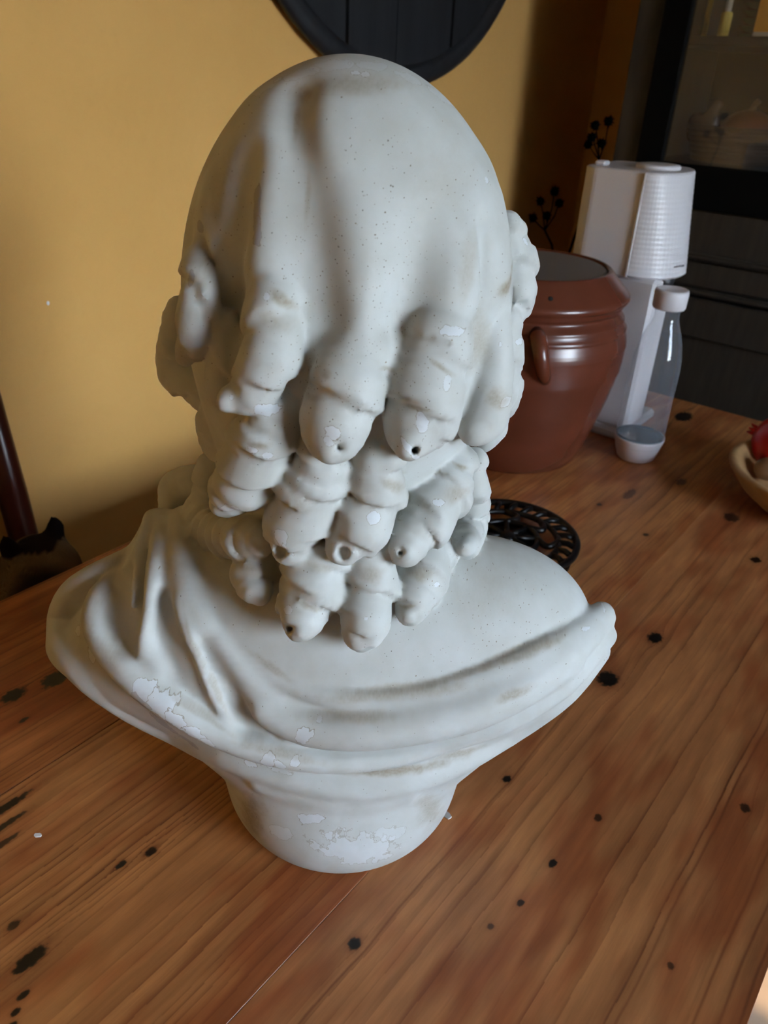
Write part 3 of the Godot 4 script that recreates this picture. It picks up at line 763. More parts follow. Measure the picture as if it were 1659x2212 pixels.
	_tube("drapery", [V(0.2134, 0.2223, -0.0148), V(0.1598, 0.2286, 0.0386), V(0.1078, 0.2133, 0.0604), V(0.0541, 0.1995, 0.0725), V(-0.0032, 0.1977, 0.0771), V(-0.0468, 0.2040, 0.0715), V(-0.0847, 0.2229, 0.0554)], [0.0088, 0.0096, 0.0101, 0.0101, 0.0093, 0.0079, 0.0065], 0.002, 0, 0.03, 1, 0, 1, "add")
	_tube("drapery", [V(0.2137, 0.2168, -0.0116), V(0.1713, 0.2174, 0.0357), V(0.1239, 0.1993, 0.0614), V(0.0769, 0.1841, 0.0752), V(0.0194, 0.1751, 0.0839), V(-0.0277, 0.1716, 0.0835), V(-0.0646, 0.1820, 0.0775)], [0.0112, 0.0164, 0.0183, 0.0196, 0.0188, 0.0160, 0.0131], 0.008, 0, 0.03, 1, 0, 1, "add")
	_tube("drapery", [V(0.2166, 0.2039, -0.0065), V(0.1719, 0.1886, 0.0367), V(0.1249, 0.1638, 0.0568), V(0.0690, 0.1440, 0.0691), V(0.0204, 0.1365, 0.0794)], [0.0112, 0.0153, 0.0136, 0.0106, 0.0068], 0.003, 0, 0.03, 1, 0, 1, "add")
	_tube("drapery", [V(0.1818, 0.2065, 0.0393), V(0.1427, 0.1951, 0.0618), V(0.1069, 0.1772, 0.0724), V(0.0747, 0.1642, 0.0766)], [0.0060, 0.0073, 0.0066, 0.0044], 0.01, 0, 0.03, 1, 0, 1, "add")
	_tube("drapery", [V(-0.1795, 0.2659, -0.0608), V(-0.1884, 0.2492, -0.0511), V(-0.1865, 0.2440, -0.0210)], [0.0090, 0.0090, 0.0079], 0.008, 0, 0.03, 1, 0, 1, "add")
	_tube("drapery", [V(-0.1814, 0.2676, -0.0594), V(-0.1801, 0.2551, -0.0120), V(-0.1750, 0.2431, 0.0296), V(-0.1860, 0.2145, 0.0415), V(-0.1938, 0.1962, 0.0432)], [0.0073, 0.0074, 0.0066, 0.0045, 0.0030], 0.005, 0, 0.03, 1, 0, 1, "add")
	_tube("drapery", [V(-0.1714, 0.2677, -0.0618), V(-0.1611, 0.2634, 0.0056), V(-0.1561, 0.2438, 0.0410), V(-0.1612, 0.2168, 0.0538), V(-0.1593, 0.1915, 0.0576)], [0.0082, 0.0075, 0.0073, 0.0066, 0.0052], 0.006, 0, 0.03, 1, 0, 1, "add")
	_tube("drapery", [V(-0.1527, 0.2670, -0.0591), V(-0.1397, 0.2626, 0.0026), V(-0.1211, 0.2448, 0.0396), V(-0.0949, 0.2175, 0.0607), V(-0.0545, 0.1904, 0.0703)], [0.0139, 0.0136, 0.0124, 0.0115, 0.0087], 0.008, 0, 0.03, 1, 0, 1, "add")
	_tube("drapery", [V(-0.1507, 0.2578, 0.0099), V(-0.1360, 0.2511, 0.0401), V(-0.1193, 0.2312, 0.0624), V(-0.1056, 0.2009, 0.0747), V(-0.0913, 0.1661, 0.0758), V(-0.0768, 0.1383, 0.0705)], [0.0022, 0.0040, 0.0050, 0.0054, 0.0052, 0.0034], 0.009, 0, 0.03, 1, 0, 1, "add")
	_tube("drapery", [V(-0.1556, 0.2186, 0.0499), V(-0.1463, 0.2005, 0.0613), V(-0.1306, 0.1721, 0.0666)], [0.0066, 0.0073, 0.0052], 0.01, 0, 0.03, 1, 0, 1, "add")
	_tube("drapery", [V(-0.1018, 0.2179, 0.0617), V(-0.0681, 0.1824, 0.0782), V(-0.0359, 0.1491, 0.0781)], [0.0043, 0.0058, 0.0037], 0.008, 0, 0.03, 1, 0, 1, "add")
	_tube("drapery", [V(-0.1915, 0.2505, 0.0027), V(-0.1898, 0.2375, 0.0294), V(-0.1801, 0.2200, 0.0506)], [0.0069, 0.0119, 0.0051], 0.016, 0, 0.03, 1, 0, 1, "cut")
	_tube("drapery", [V(-0.1488, 0.2533, 0.0351), V(-0.1445, 0.2297, 0.0569), V(-0.1366, 0.2053, 0.0712)], [0.0015, 0.0032, 0.0014], 0.016, 0, 0.03, 1, 0, 1, "cut")
	_tube("drapery", [V(-0.1105, 0.2309, 0.0668), V(-0.0939, 0.2013, 0.0794), V(-0.0769, 0.1676, 0.0837)], [0.0018, 0.0046, 0.0018], 0.018, 0, 0.03, 1, 0, 1, "cut")
	_tube("drapery", [V(-0.1923, 0.2106, 0.0441), V(-0.1890, 0.2032, 0.0482)], [0.0022, 0.0030], 0.006, 0, 0.03, 1, 0, 1, "cut")
	_tube("drapery", [V(-0.2215, 0.2105, 0.0275), V(-0.2124, 0.2011, 0.0418), V(-0.1858, 0.1835, 0.0614), V(-0.1480, 0.1607, 0.0726), V(-0.1042, 0.1323, 0.0775), V(-0.0533, 0.1265, 0.0912)], [0.0011, 0.0030, 0.0033, 0.0030, 0.0026, 0.0019], 0.007, 0, 0.03, 1, 0, 1, "cut")
	var parts := sc.build(V(-0.32, -0.012, -0.24), V(0.28, 0.66, 0.14), 0.0025)
	var b := thing("plaster_bust", "white plaster bust seen from behind, with curled wig, draped shoulders and chipped paint", "bust", BUST_AT, deg_to_rad(BUST_TURN))
	var made := {}
	for l in parts:
		var arr := []
		arr.resize(Mesh.ARRAY_MAX)
		arr[Mesh.ARRAY_VERTEX] = parts[l][0]
		arr[Mesh.ARRAY_NORMAL] = parts[l][1]
		arr[Mesh.ARRAY_INDEX] = parts[l][2]
		var uv := PackedVector2Array()
		for q in parts[l][0]:
			uv.append(Vector2((q.x + 0.30) / 0.64, 1.0 - (q.y + 0.005) / 0.64))
		arr[Mesh.ARRAY_TEX_UV] = uv
		var m := ArrayMesh.new()
		m.add_surface_from_arrays(Mesh.PRIMITIVE_TRIANGLES, arr)
		made[l] = m
	var wig: Node = b
	for l in made:
		if sc.labels[l] == "hair":
			wig = put("wig", made[l], M.plaster, b)
	for l in made:
		if sc.labels[l] == "curl":
			put("curl", made[l], M.plaster, wig)
		elif sc.labels[l] != "hair":
			put(sc.labels[l], made[l], M.plaster, b)

# ---------------------------------------------------------------- things on the table
func build_crock():
	var c := thing("stoneware_crock", "tall glossy brown stoneware crock with ridged shoulder, side lug and grey lid", "crock", V(-0.6354, TABLE_Y, -1.2118))
	var prof := [Vector2(0, 0), Vector2(0.116, 0), Vector2(0.124, 0.005), Vector2(0.136, 0.035), Vector2(0.150, 0.08), Vector2(0.163, 0.13), Vector2(0.171, 0.17)]
	for i in 36:
		var h := 0.18 + i * 0.0027
		var base := 0.1755 - pow(maxf(0.0, (h - 0.215) / 0.063), 2.0) * 0.017 if h > 0.215 else 0.1755 - pow((0.215 - h) / 0.045, 2.0) * 0.0028
		var rib := 0.0
		for q in [[0.223, 0.0012], [0.229, 0.0012], [0.235, 0.001], [0.253, 0.0022], [0.268, 0.0026]]:
			rib += q[1] * exp(-pow((h - q[0]) / 0.0022, 2.0))
		prof.append(Vector2(base + rib, h))
	prof.append_array([Vector2(0.155, 0.279), Vector2(0.1545, 0.283), Vector2(0.1585, 0.286), Vector2(0.1605, 0.290), Vector2(0.160, 0.293), Vector2(0.165, 0.297), Vector2(0.1675, 0.301), Vector2(0.167, 0.306),
		Vector2(0.163, 0.3105), Vector2(0.150, 0.323), Vector2(0.137, 0.337), Vector2(0.1315, 0.343), Vector2(0.129, 0.3445), Vector2(0.126, 0.344), Vector2(0.1235, 0.340), Vector2(0.123, 0.32)])
	put("jar", lathe(prof, 96), M.stoneware_glaze, c)
	put("lid", lathe([Vector2(0, 0.330), Vector2(0.122, 0.330), Vector2(0.1225, 0.340), Vector2(0.120, 0.342), Vector2(0, 0.3425)], 64, false), M.grey_lid, c)
	# pinched lug on the side towards the viewer
	var a := atan2(0.635, 1.212) + 0.20
	var dir := V(sin(a), 0, cos(a))
	var sd := V(cos(a), 0, -sin(a))
	var pts := []
	for q in [[0.150, 0.266, -0.012], [0.170, 0.264, -0.012], [0.186, 0.254, -0.010], [0.191, 0.236, -0.006], [0.186, 0.218, 0.0], [0.176, 0.205, 0.006], [0.166, 0.195, 0.010]]:
		pts.append(dir * q[0] + Vector3.UP * q[1] + sd * q[2])
	put("lug", bar(pts, [0.014, 0.014, 0.0135, 0.0125, 0.012, 0.011, 0.009], 14), M.stoneware_glaze, c)
	var hd := V(sin(a + 0.02), 0, cos(a + 0.02))
	var b := Basis(Quaternion(Vector3.UP, (hd + V(0, 0.9, 0)).normalized()))
	var st := begin(true)
	add_lathe(st, [Vector2(0, 0.0006), Vector2(0.003, 0.0005), Vector2(0.0042, -0.001)], 14, hd * 0.1515 + Vector3.UP * 0.3225, b)
	put("nail_hole", finish(st), M.hole, c)

func build_machine():
	var x0 := -0.5394
	var rz := 0.0825
	var z0 := -1.388 - rz
	var hb := 0.3084
	var ht := 0.4852
	var c := thing("soda_maker", "white upright sparkling water maker behind the brown crock", "soda maker", V(x0, TABLE_Y, z0))
	var ring := func(h: float, grow: float, from_x: float) -> Array:
		var t := (ht - h) / (ht - hb)
		var fx := lerpf(0.0446, 0.0722, t) + grow
		var r := rz + grow
		var out := []
		for i in 33:
			var a := PI / 2 - PI * i / 32.0
			out.append(V(fx * cos(a), h, r * sin(a)))
		out.append(V(from_x, h, -r))
		out.append(V(from_x, h, r))
		return out
	var skin := func(rings: Array, cap: bool) -> ArrayMesh:
		var st := begin(false)
		for i in rings.size() - 1:
			var n: int = rings[i].size()
			for k in n:
				var l := (k + 1) % n
				quad(st, rings[i][k], rings[i][l], rings[i + 1][l], rings[i + 1][k])
		if cap:
			var top: Array = rings[-1]
			var bot: Array = rings[0]
			for k in range(1, top.size() - 1):
				st.add_vertex(top[0]); st.add_vertex(top[k]); st.add_vertex(top[k + 1])
				st.add_vertex(bot[0]); st.add_vertex(bot[k + 1]); st.add_vertex(bot[k])
		return finish(st)
	# front shell: ribbed, standing a little proud of the body
	var rings := []
	rings.append(ring.call(hb, -0.004, 0.0))
	rings.append(ring.call(hb + 0.002, -0.001, 0.0))
	for i in 41:
		var h := lerpf(hb + 0.005, ht - 0.004, i / 40.0)
		rings.append(ring.call(h, 0.0025 + (0.0004 if i % 2 == 0 else 0.0), 0.0))
	rings.append(ring.call(ht - 0.001, 0.001, 0.0))
	rings.append(ring.call(ht, -0.003, 0.0))
	put("front_shell", skin.call(rings, true), M.white_plastic, c)
	# body behind it with rounded rear corners
	var plan := func(h: float, s: float) -> Array:
		var out := []
		var L := 0.122
		var rc := 0.034
		out.append(V(0.001, h, (rz - s)))
		out.append(V(0.001, h, -(rz - s)))
		for i in 9:
			var a := -PI / 2 - PI / 2 * i / 8.0
			out.append(V(-L + rc + (rc - s) * cos(a), h, -rz + rc + (rc - s) * sin(a)))
		for i in 9:
			var a := PI - PI / 2 * i / 8.0
			out.append(V(-L + rc + (rc - s) * cos(a), h, rz - rc + (rc - s) * sin(a)))
		return out
	put("body", skin.call([plan.call(hb, 0.003), plan.call(hb + 0.003, 0.0), plan.call(ht - 0.003, 0.0), plan.call(ht - 0.0005, 0.003)], true), M.white_plastic, c)
	var st := begin()
	add_block(st, V(-0.0250, 0.165, 0.030), V(0.160, 0.29, 0.090), 0.006)
	add_block(st, V(-0.0300, 0.300, 0.02), V(0.110, 0.03, 0.100), 0.004)
	put("column", finish(st), M.white_plastic, c)
	put("base", block(V(0.165, 0.022, 0.168), 0.006), M.white_plastic, c, V(-0.027, 0.011, 0.0))
	put("highlight_bar", bar([V(0.0005, hb + 0.002, rz + 0.0015), V(0.0005, ht - 0.002, rz + 0.0015)], 0.0026, 8), M.white_plastic, c)  # thin bar added for the bright highlight line on the shell's rounded corner
	put("button", lathe([Vector2(0, 0), Vector2(0.040, 0), Vector2(0.041, 0.004), Vector2(0.039, 0.007), Vector2(0.030, 0.008), Vector2(0, 0.0078)], 40), M.white_plastic, c, V(-0.012, ht - 0.0005, 0.0)).scale = V(0.95, 1, 1)
	put("lever", block(V(0.020, 0.008, 0.024), 0.003), M.white_plastic, c, V(-0.098, ht + 0.003, 0.045))
	put("nozzle", lathe([Vector2(0, 0), Vector2(0.010, 0), Vector2(0.012, 0.014), Vector2(0.020, 0.02), Vector2(0.022, 0.04), Vector2(0, 0.04)], 24), M.grey_plastic, c, V(0.046, hb - 0.036, 0.02))
	# seam of the side panel
	put("seam", block(V(0.0018, 0.062, 0.0015), 0.0003), M.grey_plastic, c, V(-0.035, 0.225, 0.0753), V(0, 0, 0.10))
	# faint maker's print low on the front shell
	var tm := TextMesh.new()
	var f := SystemFont.new()
	f.font_names = ["Droid Sans"]
	tm.font = f
	tm.text = "sodastream"
	tm.font_size = 16
	tm.pixel_size = 0.00034
	tm.depth = 0.0006
	put("print", tm, M.print_grey, c, V(0.0715, hb + 0.0245, 0.024), V(0, PI / 2 - 0.30, 0))

func build_bottle():
	var b := thing("soda_bottle", "clear plastic bottle with white screw cap and white base cup, a little water inside", "bottle", V(-0.436, TABLE_Y, -1.342))
	put("base_cup", lathe([Vector2(0, 0), Vector2(0.030, 0), Vector2(0.034, 0.003), Vector2(0.040, 0.020), Vector2(0.0452, 0.042), Vector2(0.0456, 0.046), Vector2(0.0440, 0.046), Vector2(0.038, 0.020), Vector2(0.03, 0.012), Vector2(0, 0.012)], 48), M.white_plastic, b)
	put("body", lathe([Vector2(0.0425, 0.030), Vector2(0.0436, 0.055), Vector2(0.0438, 0.10), Vector2(0.0432, 0.125), Vector2(0.0438, 0.15), Vector2(0.0436, 0.175), Vector2(0.0415, 0.200), Vector2(0.036, 0.225), Vector2(0.029, 0.245), Vector2(0.0235, 0.258), Vector2(0.021, 0.268), Vector2(0.021, 0.290)], 56), M.clear_glass, b)
	put("water", lathe([Vector2(0, 0.014), Vector2(0.032, 0.014), Vector2(0.0405, 0.036), Vector2(0.0418, 0.048), Vector2(0.0405, 0.0475), Vector2(0, 0.0468)], 40), M.water, b)
	var prof := [Vector2(0, 0.283), Vector2(0.0262, 0.283), Vector2(0.0280, 0.286)]
	prof.append_array([Vector2(0.0285, 0.310), Vector2(0.0274, 0.3145), Vector2(0.0245, 0.316), Vector2(0.0225, 0.3145), Vector2(0, 0.3142)])
	put("cap", lathe(prof, 48), M.white_plastic, b)

func build_bowl():
	var at := V(-0.122, TABLE_Y, -1.352)
	var b := thing("wooden_bowl", "shallow pale wooden bowl holding fruit at the right edge of the table", "bowl", at)
	put("dish", lathe([Vector2(0, 0), Vector2(0.075, 0), Vector2(0.095, 0.008), Vector2(0.125, 0.032), Vector2(0.148, 0.062), Vector2(0.151, 0.069), Vector2(0.148, 0.0725), Vector2(0.138, 0.071), Vector2(0.130, 0.060), Vector2(0.105, 0.032), Vector2(0.075, 0.016), Vector2(0, 0.012)], 64), M.bowl_wood, b)
	var pm := thing("pomegranate", "red pomegranate with its pointed crown, in the wooden bowl", "pomegranate", V(-0.212, TABLE_Y + 0.078, -1.412))
	var prof := []
	for i in 17:
		var a := -PI / 2 + PI * i / 16.0
		prof.append(Vector2(0.049 * cos(a) * (1.0 + 0.04 * sin(a)), 0.047 * sin(a)))
	put("rind", lathe(prof, 40), M.red_fruit, pm, Vector3.ZERO, V(0.2, 0.0, 1.35))
	var st := begin(true)
	for k in 6:
		var a := TAU * k / 6.0
		var d := V(cos(a), 0, sin(a))
		add_bar(st, [d * 0.006 + Vector3.UP * 0.042, d * 0.007 + Vector3.UP * 0.051, d * 0.009 + Vector3.UP * 0.058], [0.0045, 0.0035, 0.001], 6)
	put("crown", finish(st), M.red_fruit, pm, Vector3.ZERO, V(0.2, 0.0, 1.35))
	var nt := thing("walnut", "small brown nut lying below the pomegranate in the bowl", "nut", V(-0.208, TABLE_Y + 0.052, -1.345))
	prof = []
	for i in 13:
		var a := -PI / 2 + PI * i / 12.0
		prof.append(Vector2(0.020 * cos(a), 0.023 * sin(a)))
	put("shell", lathe(prof, 28), M.brown_fruit, nt, Vector3.ZERO, V(0.3, 0.4, 1.3))
	put("seam", lathe([Vector2(0.0195, -0.0012), Vector2(0.0212, 0), Vector2(0.0195, 0.0012)], 28), M.brown_fruit, nt, Vector3.ZERO, V(1.5, 0.4, 0.2))

func build_trivet():
	var t := thing("iron_trivet", "round black cast iron trivet with openwork, half hidden by the bust's shoulder", "trivet", V(-0.454, TABLE_Y, -0.900))
	t.scale = V(0.95, 1, 0.95)
	var ringm := func(r: float, y: float, w: float) -> ArrayMesh:
		var prof := []
		for i in 9:
			var a := TAU * i / 8.0 + PI / 8
			prof.append(Vector2(r - w * cos(a), y + w * 0.9 * sin(a)))
		return lathe(prof, 64)
	put("rim", ringm.call(0.108, 0.018, 0.006), M.cast_iron, t)
	put("ring", ringm.call(0.080, 0.016, 0.005), M.cast_iron, t)
	put("ring", ringm.call(0.048, 0.016, 0.0045), M.cast_iron, t)
	for k in 24:
		var a := TAU * k / 24.0
		var d := V(cos(a), 0, sin(a))
		var e := V(cos(a + 0.13), 0, sin(a + 0.13))
		put("scroll", bar([d * 0.079 + Vector3.UP * 0.016, (d + e) * 0.5 * 0.094 + Vector3.UP * 0.019, e * 0.107 + Vector3.UP * 0.017], 0.0048, 8), M.cast_iron, t)
	for k in 8:
		var a := TAU * k / 8.0 + 0.2
		var d := V(cos(a), 0, sin(a))
		var pts := []
		for i in 9:
			var s := i / 8.0
			var q := V(cos(a + 0.32 * sin(s * PI)), 0, sin(a + 0.32 * sin(s * PI)))
			pts.append(q * lerpf(0.046, 0.080, s) + Vector3.UP * 0.016)
		put("scroll", bar(pts, 0.0052, 8), M.cast_iron, t)
		put("spoke", bar([d * 0.006 + Vector3.UP * 0.016, d * 0.048 + Vector3.UP * 0.016], 0.0042, 8), M.cast_iron, t)
	put("plate", lathe([Vector2(0, 0.010), Vector2(0.046, 0.010), Vector2(0.047, 0.013), Vector2(0, 0.0135)], 40), M.cast_iron, t)
	put("hub", lathe([Vector2(0, 0.010), Vector2(0.014, 0.010), Vector2(0.016, 0.016), Vector2(0.010, 0.021), Vector2(0, 0.022)], 24), M.cast_iron, t)
	for k in 3:
		var a := TAU * k / 3.0
		put("foot", lathe([Vector2(0, 0), Vector2(0.005, 0), Vector2(0.008, 0.016), Vector2(0, 0.018)], 14), M.cast_iron, t, V(cos(a) * 0.104, 0, sin(a) * 0.104))

func build_flakes():
	var shape := func(rx: float, rz: float, seed_: int) -> ArrayMesh:
		var r := RandomNumberGenerator.new()
		r.seed = seed_
		var st := begin()
		var rim := []
		for k in 10:
			var a := TAU * k / 10.0
			var s := r.randf_range(0.75, 1.1)
			rim.append(V(cos(a) * rx * s, 0, sin(a) * rz * s))
		for k in 10:
			var l := (k + 1) % 10
			var up := V(0, 0.0012, 0)
			st.add_vertex(up); st.add_vertex(rim[k] + up); st.add_vertex(rim[l] + up)
			st.add_vertex(Vector3.ZERO); st.add_vertex(rim[l]); st.add_vertex(rim[k])
			quad(st, rim[k], rim[l], rim[l] + up, rim[k] + up)
		return finish(st)
	tag(put("plaster_flake", shape.call(0.0075, 0.0034, 3), M.plaster_raw, self, V(-0.243, TABLE_Y + 0.003, -0.437), V(0.25, -0.25, 0.25)), "loose flake of white plaster lying against the foot of the bust", "flake")
	tag(put("plaster_flake", shape.call(0.0036, 0.0022, 5), M.plaster_raw, self, V(-0.515, TABLE_Y, -0.176), V(0, 0.6, 0)), "tiny white plaster crumb lying alone on the table, left of the bust's foot", "flake")

# ---------------------------------------------------------------- round the table
func build_wall_disc():
	var d := thing("wall_shield", "large round black wall shield of upright boards with a raised rim", "wall shield", V(-1.2, 1.862, -1.51))
	var R := 0.53
	var edges := [-0.53, -0.36, -0.19, 0.012, 0.17, 0.33, 0.53]
	for k in 6:
		var a0: float = edges[k] + 0.003
		var a1: float = edges[k + 1] - 0.003
		var st := begin()
		var n := 10
		var top := []
		var bot := []
		for i in n + 1:
			var z := lerpf(a0, a1, i / float(n))
			var h := sqrt(maxf(0.0004, (R - 0.02) * (R - 0.02) - z * z))
			top.append(V(0, h, z))
			bot.append(V(0, -h, z))
		var o := V(0.022 + 0.003 * (k % 2), 0, 0)
		for i in n:
			quad(st, bot[i] + o, bot[i + 1] + o, top[i + 1] + o, top[i] + o)
			quad(st, top[i], top[i + 1], bot[i + 1], bot[i])
		quad(st, bot[0], bot[0] + o, top[0] + o, top[0])
		quad(st, bot[n] + o, bot[n], top[n], top[n] + o)
		put("board", finish(st), M.black_boards, d)
	var prof := []
	for i in 9:
		var a := TAU * i / 8.0 + PI / 8
		prof.append(Vector2(R - 0.022 - 0.024 * cos(a), 0.02 + 0.014 * sin(a)))
	put("rim", lathe(prof, 96), M.black_boards, d, Vector3.ZERO, V(0, 0, -PI / 2))

func build_cabinet():
	var c := thing("dresser_cabinet", "tall dark dresser with black framed glass door above panelled doors", "cabinet", V(-0.1319, -0.0753, -2.2260))
	c.scale = Vector3.ONE * 1.055
	var L := -0.68
	var Rr := 0.68
	var st := begin()
	add_block(st, V(0, 0.145, -0.01), V(1.30, 0.145, 0.46), 0.003)
	add_block(st, V(L + 0.012, 1.099, 0), V(0.024, 2.052, 0.50), 0.003)
	add_block(st, V(Rr - 0.012, 1.099, 0), V(0.024, 2.052, 0.50), 0.003)
	add_block(st, V(0, 2.13, 0.01), V(1.42, 0.04, 0.54), 0.006)
	put("carcass", finish(st), M.dark_oak, c)
	put("back_board", block(V(1.31, 1.94, 0.016), 0.001), M.cabinet_inside, c, V(0, 1.135, -0.24))
	put("stile", block(V(0.064, 1.10, 0.022), 0.003), M.dark_oak, c, V(L + 0.032, 1.57, 0.249))
	put("stile", block(V(0.064, 1.10, 0.022), 0.003), M.dark_oak, c, V(Rr - 0.032, 1.57, 0.249))
	put("shelf", block(V(1.30, 0.022, 0.46), 0.002), M.cabinet_inside, c, V(0, 1.195, -0.005))
	put("shelf", block(V(1.30, 0.018, 0.40), 0.002), M.cabinet_inside, c, V(0, 1.449, -0.03))
	put("shelf", block(V(1.30, 0.018, 0.40), 0.002), M.cabinet_inside, c, V(0, 1.78, -0.03))
	for s in [0, 1]:
		var x0: float = -0.62 if s == 0 else 0.002
		var x1: float = -0.002 if s == 0 else 0.62
		st = begin()
		add_block(st, V(x0 + 0.030, 1.615, 0.26), V(0.060, 0.97, 0.024), 0.003)
		add_block(st, V(x1 - 0.030, 1.615, 0.26), V(0.060, 0.97, 0.024), 0.003)
		add_block(st, V((x0 + x1) / 2, 1.172, 0.26), V(x1 - x0, 0.088, 0.024), 0.003)
		add_block(st, V((x0 + x1) / 2, 2.07, 0.26), V(x1 - x0 - 0.12, 0.06, 0.024), 0.003)
		var dr := put("glass_door", finish(st), M.black_lacquer, c)
		put("pane", block(V(x1 - x0 - 0.12, 0.83, 0.003), 0.0), M.cabinet_glass, dr, V((x0 + x1) / 2, 1.63, 0.262))
	# lower half: top board, drawer rail with mouldings, panelled doors
	put("rail", block(V(1.36, 0.095, 0.022), 0.003), M.dark_oak, c, V(0, 1.080, 0.249))
	for y in [1.030, 0.955]:
		put("moulding", block(V(1.37, 0.014, 0.036), 0.005), M.dark_oak, c, V(0, y, 0.256))
	put("drawer_front", block(V(1.34, 0.056, 0.020), 0.003), M.dark_oak, c, V(0, 0.992, 0.248))
	for s in [0, 1]:
		var x0: float = -0.66 if s == 0 else 0.004
		var x1: float = -0.004 if s == 0 else 0.66
		st = begin()
		for x in [x0 + 0.05, x1 - 0.05]:
			add_block(st, V(x, 0.577, 0.250), V(0.10, 0.726, 0.024), 0.003)
		for y in [0.259, 0.895]:
			add_block(st, V((x0 + x1) / 2, y, 0.250), V(x1 - x0 - 0.2, 0.09, 0.024), 0.003)
		var dr := put("door", finish(st), M.dark_oak, c)
		put("panel", block(V(x1 - x0 - 0.2, 0.55, 0.012), 0.002), M.dark_oak, dr, V((x0 + x1) / 2, 0.577, 0.243))
		put("bead", block(V(0.010, 0.55, 0.012), 0.004), M.dark_oak, dr, V(x1 - 0.112 if s == 0 else x0 + 0.112, 0.577, 0.254))
		put("bead", block(V(0.010, 0.55, 0.012), 0.004), M.dark_oak, dr, V(x0 + 0.112 if s == 0 else x1 - 0.112, 0.577, 0.254))
	# what stands inside
	var bk := thing("wicker_basket", "low wicker basket on the cabinet's lowest shelf behind glass", "basket", V(-0.6214, 1.2065, -2.1205))
	bk.scale = Vector3.ONE * 1.055
	for i in 7:
		st = begin(true)
		var pts := []
		for k in 41:
			var a := TAU * k / 40.0
			var w := 1.0 + 0.02 * sin(a * 20.0 + i * PI)
			pts.append(V(cos(a) * (0.085 + i * 0.0035) * w, 0.006 + i * 0.0105, sin(a) * (0.075 + i * 0.0035) * w))
		add_bar(st, pts, 0.0062, 6)
		put("weave", finish(st), M.basket_wicker, bk)
	put("bottom", lathe([Vector2(0, 0), Vector2(0.082, 0.001), Vector2(0.082, 0.005), Vector2(0, 0.005)], 32), M.basket_wicker, bk)
	var sq := thing("squash", "orange squash resting in the wicker basket behind glass", "squash", V(-0.6003, 1.2718, -2.1205))
	sq.scale = Vector3.ONE * 1.055
	var prof := []
	for i in 13:
		var a := -PI / 2 + PI * i / 12.0
		prof.append(Vector2(0.058 * cos(a), 0.046 * sin(a)))
	st = begin(true)
	for i in 12:
		for k in 40:
			var f := func(ii: int, kk: int) -> Vector3:
				var a := TAU * kk / 40.0
				var g := 1.0 + 0.05 * absf(sin(a * 5.0))
				return V(prof[ii].x * g * cos(a), prof[ii].y, prof[ii].x * g * sin(a))
			quad(st, f.call(i, k), f.call(i, k + 1), f.call(i + 1, k + 1), f.call(i + 1, k))
	put("rind", finish(st), M.squash, sq)
	put("stalk", bar([V(0, 0.040, 0), V(0.004, 0.056, 0.002), V(0.012, 0.064, 0.004)], [0.009, 0.006, 0.007], 8), M.basket_wicker, sq)
	var bag := thing("plastic_bag", "crumpled clear plastic bag of food in the basket beside the squash", "bag", V(-0.6963, 1.2655, -2.0995))
	bag.scale = Vector3.ONE * 1.055
	var bs := Sculpt.new()
	bs.ell(V(0, 0.0, 0), V(0.034, 0.030, 0.03), 0.01, "bag")
	bs.ell(V(0.018, 0.022, 0.006), V(0.018, 0.022, 0.016), 0.012, "bag")
	bs.ell(V(-0.02, 0.02, 0.0), V(0.016, 0.02, 0.018), 0.01, "bag")
	bs.tube("bag", [V(0.0, 0.02, 0.0), V(0.01, 0.045, 0.004), V(0.022, 0.058, 0.002)], [0.014, 0.007, 0.012], 0.012)
	put("wrap", plain_mesh(bs, V(-0.05, -0.045, -0.045), V(0.06, 0.08, 0.05), 0.004), M.plastic_bag, bag)
	var cd := thing("candle", "yellow candle in a holder on the cabinet's middle shelf", "candle", V(-0.7068, 1.4576, -2.1205))
	cd.scale = Vector3.ONE * 1.055
	put("wax", lathe([Vector2(0, 0.004), Vector2(0.0115, 0.004), Vector2(0.0118, 0.048), Vector2(0.010, 0.052), Vector2(0, 0.053)], 20), M.yellow_wax, cd)
	put("taper", lathe([Vector2(0.007, 0.05), Vector2(0.0065, 0.16), Vector2(0, 0.165)], 14), M.pale_box, cd)
	put("dish", lathe([Vector2(0, 0), Vector2(0.02, 0), Vector2(0.022, 0.004), Vector2(0, 0.005)], 20), M.pale_box, cd)
	var sl := thing("taper_candle", "thin pale taper candle at the left end of the middle shelf", "candle", V(-0.7617, 1.4576, -2.1522))
	sl.scale = Vector3.ONE * 1.055
	put("wax", lathe([Vector2(0, 0.0), Vector2(0.006, 0.0), Vector2(0.005, 0.16), Vector2(0, 0.162)], 14), M.yellow_wax, sl)
	var bx := thing("orange_carton", "orange carton with a pale foot on the cabinet's middle shelf", "box", V(-0.6066, 1.4576, -2.1205))
	bx.scale = Vector3.ONE * 1.055
	put("sleeve", block(V(0.05, 0.075, 0.05), 0.002), M.orange_box, bx, V(0, 0.0525, 0))
	put("foot", block(V(0.05, 0.015, 0.05), 0.002), M.pale_box, bx, V(0, 0.0075, 0))
	var gs := thing("glass_stack", "stack of green glass dishes between the candle and the orange carton", "dishes", V(-0.6551, 1.4576, -2.1733))
	gs.scale = Vector3.ONE * 1.055
	for i in 6:
		put("dish", lathe([Vector2(0, 0), Vector2(0.02, 0), Vector2(0.034, 0.012), Vector2(0.033, 0.0135), Vector2(0.019, 0.003), Vector2(0, 0.003)], 28), M.green_glass, gs, V(0, i * 0.0145, 0))

